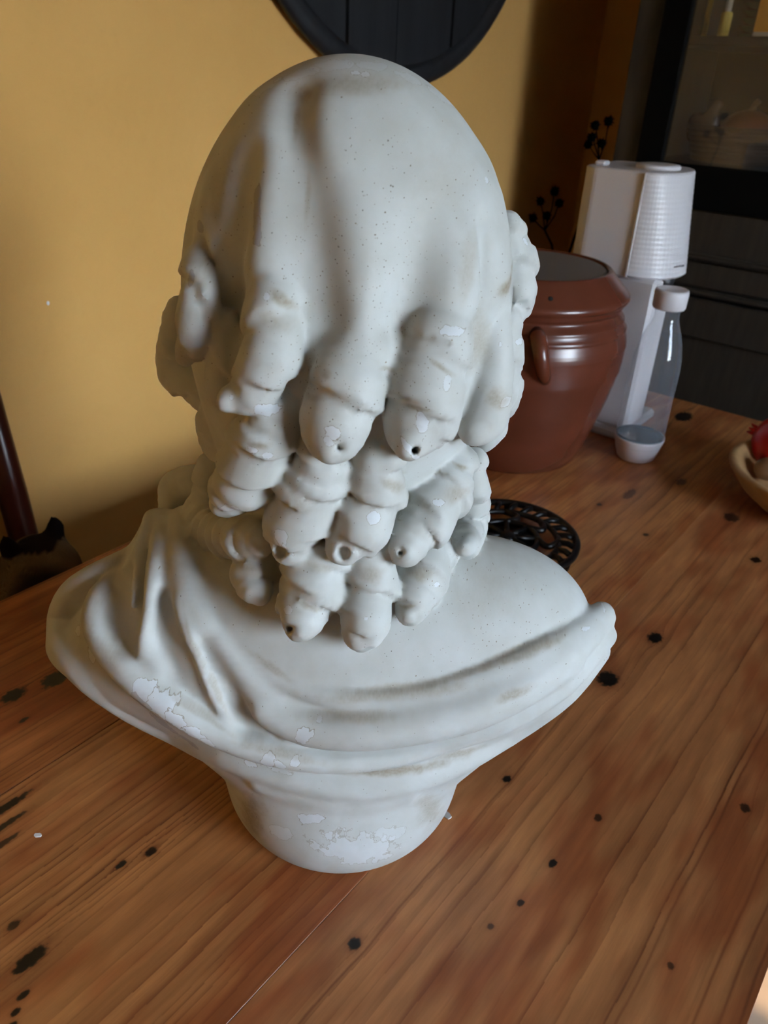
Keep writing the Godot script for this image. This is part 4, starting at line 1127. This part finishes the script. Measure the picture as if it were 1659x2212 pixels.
func plain_mesh(s: Sculpt, lo: Vector3, hi: Vector3, cell: float, paint = null) -> ArrayMesh:
	var parts := s.build(lo, hi, cell)
	var m := ArrayMesh.new()
	for l in parts:
		var arr := []
		arr.resize(Mesh.ARRAY_MAX)
		arr[Mesh.ARRAY_VERTEX] = parts[l][0]
		arr[Mesh.ARRAY_NORMAL] = parts[l][1]
		arr[Mesh.ARRAY_INDEX] = parts[l][2]
		if paint != null:
			var col := PackedColorArray()
			for q in parts[l][0]:
				col.append(paint.call(q))
			arr[Mesh.ARRAY_COLOR] = col
		m.add_surface_from_arrays(Mesh.PRIMITIVE_TRIANGLES, arr)
	return m

func build_plant():
	var v := thing("dark_vase", "dark glazed vase in the far corner of the table behind the crock", "vase", V(-0.775, TABLE_Y, -1.60))
	put("body", lathe([Vector2(0, 0), Vector2(0.045, 0), Vector2(0.07, 0.05), Vector2(0.078, 0.11), Vector2(0.06, 0.18), Vector2(0.035, 0.22), Vector2(0.032, 0.26), Vector2(0.042, 0.28), Vector2(0.038, 0.28), Vector2(0.028, 0.255), Vector2(0, 0.25)], 40), M.dark_jar, v)
	var heads := [[[-0.716, 1.297], [-0.737, 1.289], [-0.734, 1.268], [-0.751, 1.253], [-0.717, 1.258]], [[-0.811, 1.158], [-0.835, 1.137], [-0.841, 1.103], [-0.796, 1.137], [-0.815, 1.11]]]
	var words := ["dried stem with black seed heads rising above the soda maker", "dried stem with black seed heads left of the soda maker, above the crock"]
	for s in 2:
		var foot := V(-0.775 + (0.01 if s == 0 else -0.012), TABLE_Y + 0.252, -1.60)
		var p := thing("dried_flower", words[s], "dried flower", foot)
		var tip := V(heads[s][4][0], heads[s][4][1] - 0.03, -1.585) - foot
		put("stem", bar([Vector3.ZERO, tip * 0.5 + V(0.004, 0.01, 0), tip], [0.003, 0.0025, 0.002], 7), M.black_seed, p)
		var i := 0
		for h in heads[s]:
			var q := V(h[0], h[1], -1.585 + 0.012 * (i % 3 - 1)) - foot
			var sh := put("seed_head", seed_head(i + s * 7), M.black_seed, p, q)
			put("stalk", bar([tip - q, (tip - q) * 0.4 + V(0.003, -0.004, 0), Vector3.ZERO], [0.0015, 0.0012, 0.001], 6), M.black_seed, sh)
			i += 1

func seed_head(seed_: int) -> ArrayMesh:
	var r := RandomNumberGenerator.new()
	r.seed = seed_
	var st := begin(true)
	add_lathe(st, [Vector2(0, -0.009), Vector2(0.006, -0.007), Vector2(0.0088, 0), Vector2(0.0062, 0.006), Vector2(0, 0.0085)], 10)
	for k in 22:
		var d := V(r.randfn(), r.randfn(), r.randfn()).normalized()
		add_bar(st, [d * 0.006, d * r.randf_range(0.010, 0.0125)], [0.0016, 0.0005], 4)
	return finish(st)

func make_chair(called: String, label: String, at: Vector3, turn: float, seat_mat: Material) -> Node3D:
	var c := thing(called, label, "chair", at, turn)
	put("seat", block(V(0.42, 0.03, 0.40), 0.006), seat_mat, c, V(0, 0.445, 0))
	for x in [-0.18, 0.18]:
		put("leg", block(V(0.035, 0.43, 0.035), 0.003), M.chair_wood, c, V(x, 0.215, 0.17))
		put("post", bar([V(x, 0, -0.17), V(x, 0.45, -0.18), V(x, 0.75, -0.20), V(x, 1.02, -0.225)], [0.021, 0.023, 0.023, 0.020], 12), M.chair_wood, c)
	for y in [0.62, 0.78, 0.94]:
		var z: float = -0.182 - (y - 0.45) * 0.07
		put("slat", block(V(0.33, 0.06, 0.014), 0.003), M.chair_wood, c, V(0, y, z))
	put("stretcher", block(V(0.34, 0.025, 0.02), 0.003), M.chair_wood, c, V(0, 0.2, 0.17))
	return c

func build_cat():
	var s := Sculpt.new()
	# body lying on the seat, head raised towards the viewer
	s.ell(V(0.0, 0.09, 0.10), V(0.10, 0.095, 0.15), 0.03, "cat")
	s.ell(V(0.01, 0.10, -0.02), V(0.088, 0.10, 0.11), 0.05, "cat")
	s.ell(V(0.015, 0.17, -0.055), V(0.062, 0.075, 0.062), 0.05, "cat")
	s.ell(V(0.02, 0.222, -0.075), V(0.062, 0.046, 0.050), 0.03, "cat")
	s.ell(V(0.055, 0.208, -0.068), V(0.026, 0.022, 0.030), 0.02, "cat")
	s.ell(V(0.058, 0.208, -0.045), V(0.024, 0.022, 0.020), 0.02, "cat")
	for k in 2:
		var z: float = [-0.108, -0.036][k]
		s.tube("cat", [V(0.015, 0.248, z + (0.012 if k == 0 else -0.006)), V(0.012, 0.272, z), V(0.010, 0.288, z)], [0.018, 0.012, 0.003], 0.010)
	for z in [-0.09, 0.01]:
		s.tube("cat", [V(0.03, 0.10, z), V(0.075, 0.05, z), V(0.12, 0.018, z)], [0.034, 0.026, 0.018], 0.02)
	s.tube("cat", [V(-0.03, 0.05, 0.22), V(0.06, 0.03, 0.26), V(0.12, 0.02, 0.20), V(0.13, 0.02, 0.10)], [0.026, 0.022, 0.020, 0.014], 0.02)
	s.floor_y = 0.0
	var n := FastNoiseLite.new()
	n.seed = 5
	n.frequency = 30.0
	var paint := func(p: Vector3) -> Color:
		var c := Color(0.10, 0.066, 0.036)
		var u := n.get_noise_3dv(p)
		c = c.lerp(Color(0.16, 0.115, 0.07), clampf(0.5 + u, 0.0, 1.0) * 0.5)
		if p.y < 0.17 and p.x > 0.03: c = Color(0.24, 0.18, 0.125)
		if p.y > 0.262: c = Color(0.012, 0.010, 0.009)
		var m := V(p.x - 0.075, p.y - 0.205, p.z + 0.045).length()
		c = c.lerp(Color(0.02, 0.015, 0.012), 1.0 - smoothstep(0.036, 0.06, m))
		if p.z > 0.06 + u * 0.03: c = c.lerp(Color(0.03, 0.022, 0.018), 0.8)
		return c
	var o := thing("cat", "tan and black cat with a dark ear, lying on the chair beside the wall", "cat", V(-0.975, 0.494, -0.357))
	put("body", plain_mesh(s, V(-0.14, -0.01, -0.16), V(0.17, 0.31, 0.30), 0.006, paint), M.cat_fur, o)
	# eyes and nose
	for z in [-0.075, -0.03]:
		put("eye", lathe([Vector2(0, -0.006), Vector2(0.005, -0.004), Vector2(0.007, 0), Vector2(0.005, 0.004), Vector2(0, 0.006)], 14), M.black_lacquer, o, V(0.074, 0.228, z))

func build_chairs():
	var lb := make_chair("ladder_back_chair", "dark red-brown wooden chair between the table and the ochre wall", V(-0.925, 0, -0.305), PI / 2, M.chair_wood)
	put("cushion", block(V(0.38, 0.034, 0.32), 0.012), M.black_boards, lb, V(0, 0.477, 0.03))
	var st := thing("side_chair", "chair with a pale cushion just beyond the table's near right edge", "chair", V(0.228, 0, -0.64), PI / 2)
	put("seat", block(V(0.42, 0.03, 0.40), 0.006), M.chair_wood, st, V(0, 0.445, 0))
	put("cushion", block(V(0.41, 0.03, 0.39), 0.012), M.cushion, st, V(0, 0.475, 0))
	for x in [-0.18, 0.18]:
		put("leg", block(V(0.035, 0.43, 0.035), 0.003), M.chair_wood, st, V(x, 0.215, -0.17))
		put("post", block(V(0.035, 0.9, 0.035), 0.003), M.chair_wood, st, V(x, 0.45, 0.19))
	put("slat", block(V(0.36, 0.08, 0.02), 0.003), M.chair_wood, st, V(0, 0.84, 0.19))


# ---------------------------------------------------------------- sculpting: a signed distance field meshed with surface nets
class Sculpt:
	var ec := PackedVector3Array()
	var er := PackedVector3Array()
	var ei := PackedVector3Array()
	var ei2 := PackedVector3Array()
	var ek := PackedFloat32Array()
	var el := PackedInt32Array()
	# tubes
	var t0 := PackedInt32Array()
	var t1 := PackedInt32Array()
	var tk := PackedFloat32Array()
	var tamp := PackedFloat32Array()
	var tpitch := PackedFloat32Array()
	var tst := PackedFloat32Array()
	var tph := PackedFloat32Array()
	var tmode := PackedInt32Array()
	var tc := PackedVector3Array()
	var tr := PackedFloat32Array()
	var tl := PackedInt32Array()
	# segments
	var sa := PackedVector3Array()
	var sd := PackedVector3Array()
	var sl := PackedFloat32Array()
	var sil := PackedFloat32Array()
	var sr := PackedFloat32Array()
	var sq := PackedFloat32Array()
	var ss := PackedFloat32Array()
	var s1 := PackedVector3Array()
	var s2 := PackedVector3Array()
	var labels: Array[String] = []
	var floor_y := -1e9
	var cell := 0.0025
	var lo: Vector3
	var n: Vector3i
	var slabs: Array = []
	var near_blocks: Array = []

	func label_of(name: String, fresh: bool) -> int:
		if not fresh and labels.has(name):
			return labels.find(name)
		labels.append(name)
		return labels.size() - 1

	func ell(c: Vector3, r: Vector3, k: float, label: String):
		ec.append(c); er.append(r); ek.append(k)
		ei.append(Vector3.ONE / r); ei2.append(Vector3.ONE / (r * r))
		el.append(label_of(label, false))

	# a tapered tube through the points; amp, pitch, strands: bands twisting round it like those of a ringlet
	func tube(label: String, pts: Array, rad: Array, k: float, amp := 0.0, pitch := 0.03, strands := 1.0, phase := 0.0, mode := 0, sub := 3):
		var P: Array[Vector3] = []
		var R: Array[float] = []
		for i in pts.size() - 1:
			var a: Vector3 = pts[maxi(i - 1, 0)]
			var b: Vector3 = pts[i]
			var c: Vector3 = pts[i + 1]
			var d: Vector3 = pts[mini(i + 2, pts.size() - 1)]
			for j in sub:
				var t := float(j) / sub
				P.append(b.cubic_interpolate(c, a, d, t))
				R.append(lerpf(rad[i], rad[i + 1], t))
		P.append(pts[-1]); R.append(rad[-1])
		t0.append(sa.size())
		var s := 0.0
		var e1 := Vector3.ZERO
		var lo_ := P[0]
		var hi_ := P[0]
		var rmax := 0.0
		for i in P.size():
			lo_ = lo_.min(P[i]); hi_ = hi_.max(P[i]); rmax = maxf(rmax, R[i])
		for i in P.size() - 1:
			var d := P[i + 1] - P[i]
			var t := d.normalized()
			e1 = Vector3(0.1, 0, 1) if i == 0 else e1
			e1 = (e1 - t * e1.dot(t)).normalized()
			sa.append(P[i]); sd.append(d); sl.append(d.length()); sil.append(1.0 / d.length_squared())
			sr.append(R[i]); sq.append(R[i + 1] - R[i]); ss.append(s)
			s1.append(e1); s2.append(t.cross(e1))
			s += d.length()
		t1.append(sa.size())
		tk.append(k); tamp.append(amp); tpitch.append(pitch); tst.append(strands); tph.append(phase); tmode.append(mode)
		var c2 := (lo_ + hi_) * 0.5
		var rb := 0.0
		for p in P:
			rb = maxf(rb, p.distance_to(c2))
		tc.append(c2); tr.append(rb + rmax * (1.0 + amp * 0.6))
		tl.append(label_of(label, label == "curl"))

	func tube_at(i: int, p: Vector3, from: int, to: int) -> float:
		var best := 1e9
		var bh := 0.0
		var bs := from
		for k in range(from, to):
			var q := p - sa[k]
			var h := clampf(q.dot(sd[k]) * sil[k], 0.0, 1.0)
			var d := (q - sd[k] * h).length() - sr[k] - sq[k] * h
			if d < best:
				best = d; bh = h; bs = k
		if tamp[i] > 0.0 and best < 0.02:
			var q2 := p - sa[bs] - sd[bs] * bh
			var r := sr[bs] + sq[bs] * bh
			var th := atan2(q2.dot(s2[bs]), q2.dot(s1[bs])) / TAU
			var ph := (ss[bs] + bh * sl[bs]) / tpitch[i] + tst[i] * th + tph[i]
			var fr := ph - floorf(ph)
			# a swelling lobe that falls off sharply at its lower lip
			var lobe := pow(fr, 0.75) * (1.0 - smoothstep(0.80, 1.0, fr)) * 1.55 - 0.62
			best -= minf(tamp[i] * r, 0.0044) * lobe
		return best

	func value(p: Vector3, le: PackedInt32Array, lt: PackedInt32Array) -> float:
		var d := 1.0
		for i in le:
			var q := p - ec[i]
			var k0 := (q * ei[i]).length()
			var k1 := (q * ei2[i]).length()
			var e := k0 * (k0 - 1.0) / maxf(k1, 1e-6)
			var k := ek[i]
			var h := maxf(k - absf(d - e), 0.0)
			d = minf(d, e) - h * h * 0.25 / k
		for j in range(0, lt.size(), 3):
			var i := lt[j]
			var k := tk[i]
			var b := (p - tc[i]).length() - tr[i]
			if tmode[i] == 0:
				if b > d + k:
					continue
				var e := tube_at(i, p, lt[j + 1], lt[j + 2])
				var h := maxf(k - absf(d - e), 0.0)
				d = minf(d, e) - h * h * 0.25 / k
			else:
				if -b < d - k:
					continue
				var e := -tube_at(i, p, lt[j + 1], lt[j + 2])
				var h := maxf(k - absf(d - e), 0.0)
				d = maxf(d, e) + h * h * 0.25 / k
		if floor_y > -1e8:
			var e := floor_y - p.y
			var h := maxf(0.006 - absf(d - e), 0.0)
			d = maxf(d, e) + h * h * 0.25 / 0.006
		return d

	func label_at(p: Vector3, le: PackedInt32Array, lt: PackedInt32Array) -> int:
		var best := 1e9
		var lab := 0
		for i in le:
			var q := p - ec[i]
			var k0 := (q * ei[i]).length()
			var e := k0 * (k0 - 1.0) / maxf((q * ei2[i]).length(), 1e-6)
			if e < best:
				best = e; lab = el[i]
		for j in range(0, lt.size(), 3):
			var i := lt[j]
			if tmode[i] == 0:
				var e := tube_at(i, p, lt[j + 1], lt[j + 2]) - 0.0005
				if e < best:
					best = e; lab = tl[i]
		return lab

	func candidates(c: Vector3, reach: float) -> Array:
		var le := PackedInt32Array()
		var lt := PackedInt32Array()
		for i in ec.size():
			var q := (c - ec[i]).abs()
			var rr := er[i]
			if q.x < rr.x + reach + 0.04 and q.y < rr.y + reach + 0.04 and q.z < rr.z + reach + 0.04:
				le.append(i)
		for i in tc.size():
			if (c - tc[i]).length() < tr[i] + reach + tk[i]:
				lt.append_array([i, t0[i], t1[i]])
		return [le, lt]

	# of these, the ones that can matter within reach of c
	func pruned(c: Vector3, reach: float, le: PackedInt32Array, lt: PackedInt32Array, d: float) -> Array:
		var oe := PackedInt32Array()
		var ot := PackedInt32Array()
		var most := maxf(d, 0.0) + 2.0 * reach + 0.002
		for i in le:
			var q := c - ec[i]
			var k0 := (q * ei[i]).length()
			var e := k0 * (k0 - 1.0) / maxf((q * ei2[i]).length(), 1e-6)
			if e < most + ek[i]:
				oe.append(i)
		for j in range(0, lt.size(), 3):
			var i := lt[j]
			var lim := most + tk[i] + tamp[i] * 0.012
			var a := -1
			var b := -1
			for k in range(lt[j + 1], lt[j + 2]):
				var q := c - sa[k]
				var h := clampf(q.dot(sd[k]) * sil[k], 0.0, 1.0)
				if (q - sd[k] * h).length() - sr[k] - sq[k] * h < lim:
					if a < 0: a = k
					b = k + 1
			if a >= 0:
				ot.append_array([i, a, b])
		return [oe, ot]

	# one slab = 4 layers of corners; blocks own 4x4x4 corners
	func fill_slab(bz: int):
		var sx := n.x + 1
		var sy := n.y + 1
		var out := PackedFloat32Array()
		out.resize(sx * sy * 4)
		out.fill(1e9)
		var blocks := []
		var half := cell * 4.0 * 0.5 * 1.7321
		for sby in range(0, (sy + 15) / 16):
			for sbx in range(0, (sx + 15) / 16):
				var c := lo + Vector3(sbx * 16 + 7.5, sby * 16 + 7.5, bz * 4 + 1.5) * cell
				var reach := cell * 14.0
				var cand := candidates(c, reach)
				var le: PackedInt32Array = cand[0]
				var lt: PackedInt32Array = cand[1]
				if le.is_empty() and lt.is_empty():
					continue
				var dc := value(c, le, lt)
				if absf(dc) > reach * 1.5:
					continue
				for sub in 4:
					var ox := sbx * 4 + (sub & 1) * 2
					var oy := sby * 4 + (sub >> 1) * 2
					var c2 := lo + Vector3(ox * 4 + 3.5, oy * 4 + 3.5, bz * 4 + 1.5) * cell
					var d2 := value(c2, le, lt)
					if absf(d2) > cell * 12.0:
						continue
					var less := pruned(c2, cell * 6.2, le, lt, d2)
					var me: PackedInt32Array = less[0]
					var mt: PackedInt32Array = less[1]
					for by in range(oy, oy + 2):
						if by * 4 >= sy:
							break
						for bx in range(ox, ox + 2):
							if bx * 4 >= sx:
								break
							var bc := lo + Vector3(bx * 4 + 1.5, by * 4 + 1.5, bz * 4 + 1.5) * cell
							var d := absf(value(bc, me, mt))
							if d > half * 1.5 + cell * 1.8:
								continue
							if d < half * 1.5 + cell * 0.9:
								blocks.append(Vector3i(bx, by, bz))
							for z in 4:
								for y in range(by * 4, mini(by * 4 + 4, sy)):
									for x in range(bx * 4, mini(bx * 4 + 4, sx)):
										out[(z * sy + y) * sx + x] = value(lo + Vector3(x, y, bz * 4 + z) * cell, me, mt)
		slabs[bz] = out
		near_blocks[bz] = blocks

	# label -> [vertices, normals, indices]
	func build(lo_: Vector3, hi_: Vector3, cell_: float) -> Dictionary:
		cell = cell_
		lo = lo_
		n = Vector3i(((hi_ - lo_) / cell).ceil())
		var nz := (n.z + 4) / 4
		slabs.resize(nz)
		near_blocks.resize(nz)
		var id := WorkerThreadPool.add_group_task(fill_slab, nz)
		WorkerThreadPool.wait_for_group_task_completion(id)
		var sx := n.x + 1
		var sy := n.y + 1
		var verts := PackedVector3Array()
		var at := {}
		var cells := []
		var off := [0, 1, sx, sx + 1]
		var corner := [Vector3(0, 0, 0), Vector3(1, 0, 0), Vector3(0, 1, 0), Vector3(1, 1, 0), Vector3(0, 0, 1), Vector3(1, 0, 1), Vector3(0, 1, 1), Vector3(1, 1, 1)]
		var edges := [0, 1, 2, 3, 4, 5, 6, 7, 0, 2, 1, 3, 4, 6, 5, 7, 0, 4, 1, 5, 2, 6, 3, 7]
		var v := PackedFloat32Array()
		v.resize(8)
		for bz in nz:
			var here: PackedFloat32Array = slabs[bz]
			var above: PackedFloat32Array = slabs[bz + 1] if bz + 1 < nz else here
			for b in near_blocks[bz]:
				for zz in 4:
					var z: int = bz * 4 + zz
					if z >= n.z:
						break
					var l0: int = zz * sx * sy
					var top: PackedFloat32Array = here if zz < 3 else above
					var l1: int = (zz + 1) * sx * sy if zz < 3 else 0
					for y in range(b.y * 4, mini(b.y * 4 + 4, n.y)):
						for x in range(b.x * 4, mini(b.x * 4 + 4, n.x)):
							var i := y * sx + x
							v[0] = here[l0 + i]; v[1] = here[l0 + i + 1]; v[2] = here[l0 + i + sx]; v[3] = here[l0 + i + sx + 1]
							v[4] = top[l1 + i]; v[5] = top[l1 + i + 1]; v[6] = top[l1 + i + sx]; v[7] = top[l1 + i + sx + 1]
							var m := 0
							var big := false
							for k in 8:
								if v[k] < 0.0: m |= 1 << k
								elif v[k] > 1e8: big = true
							if m == 0 or m == 255 or big:
								continue
							var sum := Vector3.ZERO
							var cnt := 0
							for e in 12:
								var a: int = edges[e * 2]
								var c: int = edges[e * 2 + 1]
								if (v[a] < 0.0) != (v[c] < 0.0):
									var t := v[a] / (v[a] - v[c])
									sum += corner[a].lerp(corner[c], t)
									cnt += 1
							at[(z * sy + y) * sx + x] = verts.size()
							verts.append(lo + (Vector3(x, y, z) + sum / cnt) * cell)
							cells.append([x, y, z, m])
		var quads := PackedInt32Array()
		for c in cells:
			var x: int = c[0]
			var y: int = c[1]
			var z: int = c[2]
			var m: int = c[3]
			var key := (z * sy + y) * sx + x
			# edges leaving corner 0 along x, y, z
			var s0 := m & 1
			for ax in 3:
				var s := (m >> (1 << ax)) & 1
				if s == s0:
					continue
				var d1: int = [sx, sx * sy, 1][ax]
				var d2: int = [sx * sy, 1, sx][ax]
				if not (at.has(key - d1) and at.has(key - d2) and at.has(key - d1 - d2)):
					continue
				var q := [at[key], at[key - d1], at[key - d1 - d2], at[key - d2]]
				if s0:
					quads.append_array([q[0], q[3], q[2], q[1]])
				else:
					quads.append_array([q[0], q[1], q[2], q[3]])
		slabs.clear()
		# normals shared by the whole surface, so that no seam shows where its parts meet
		var nor := PackedVector3Array()
		nor.resize(verts.size())
		for i in range(0, quads.size(), 4):
			var a := verts[quads[i]]
			var f := (verts[quads[i + 3]] - verts[quads[i + 1]]).cross(verts[quads[i + 2]] - a)
			for k in 4:
				nor[quads[i + k]] += f
		var lab := PackedInt32Array()
		lab.resize(verts.size())
		var key_was := Vector3i(-99, 0, 0)
		var cand := []
		for i in verts.size():
			nor[i] = nor[i].normalized()
			var kb := Vector3i(((verts[i] - lo) / (cell * 8.0)).floor())
			if kb != key_was:
				key_was = kb
				var cc := lo + (Vector3(kb) + Vector3.ONE * 0.5) * cell * 8.0
				cand = candidates(cc, cell * 7.5)
				cand = pruned(cc, cell * 7.0, cand[0], cand[1], cell * 4.0)
			lab[i] = label_at(verts[i], cand[0], cand[1])
		var parts := {}
		for i in range(0, quads.size(), 4):
			var l := lab[quads[i]]
			if not parts.has(l):
				parts[l] = [PackedVector3Array(), PackedVector3Array(), PackedInt32Array(), {}]
			var pt: Array = parts[l]
			var remap: Dictionary = pt[3]
			var id4 := [0, 0, 0, 0]
			for k in 4:
				var g := quads[i + k]
				if not remap.has(g):
					remap[g] = pt[0].size()
					pt[0].append(verts[g])
					pt[1].append(nor[g])
				id4[k] = remap[g]
			pt[2].append_array([id4[0], id4[1], id4[2], id4[0], id4[2], id4[3]])
		return parts
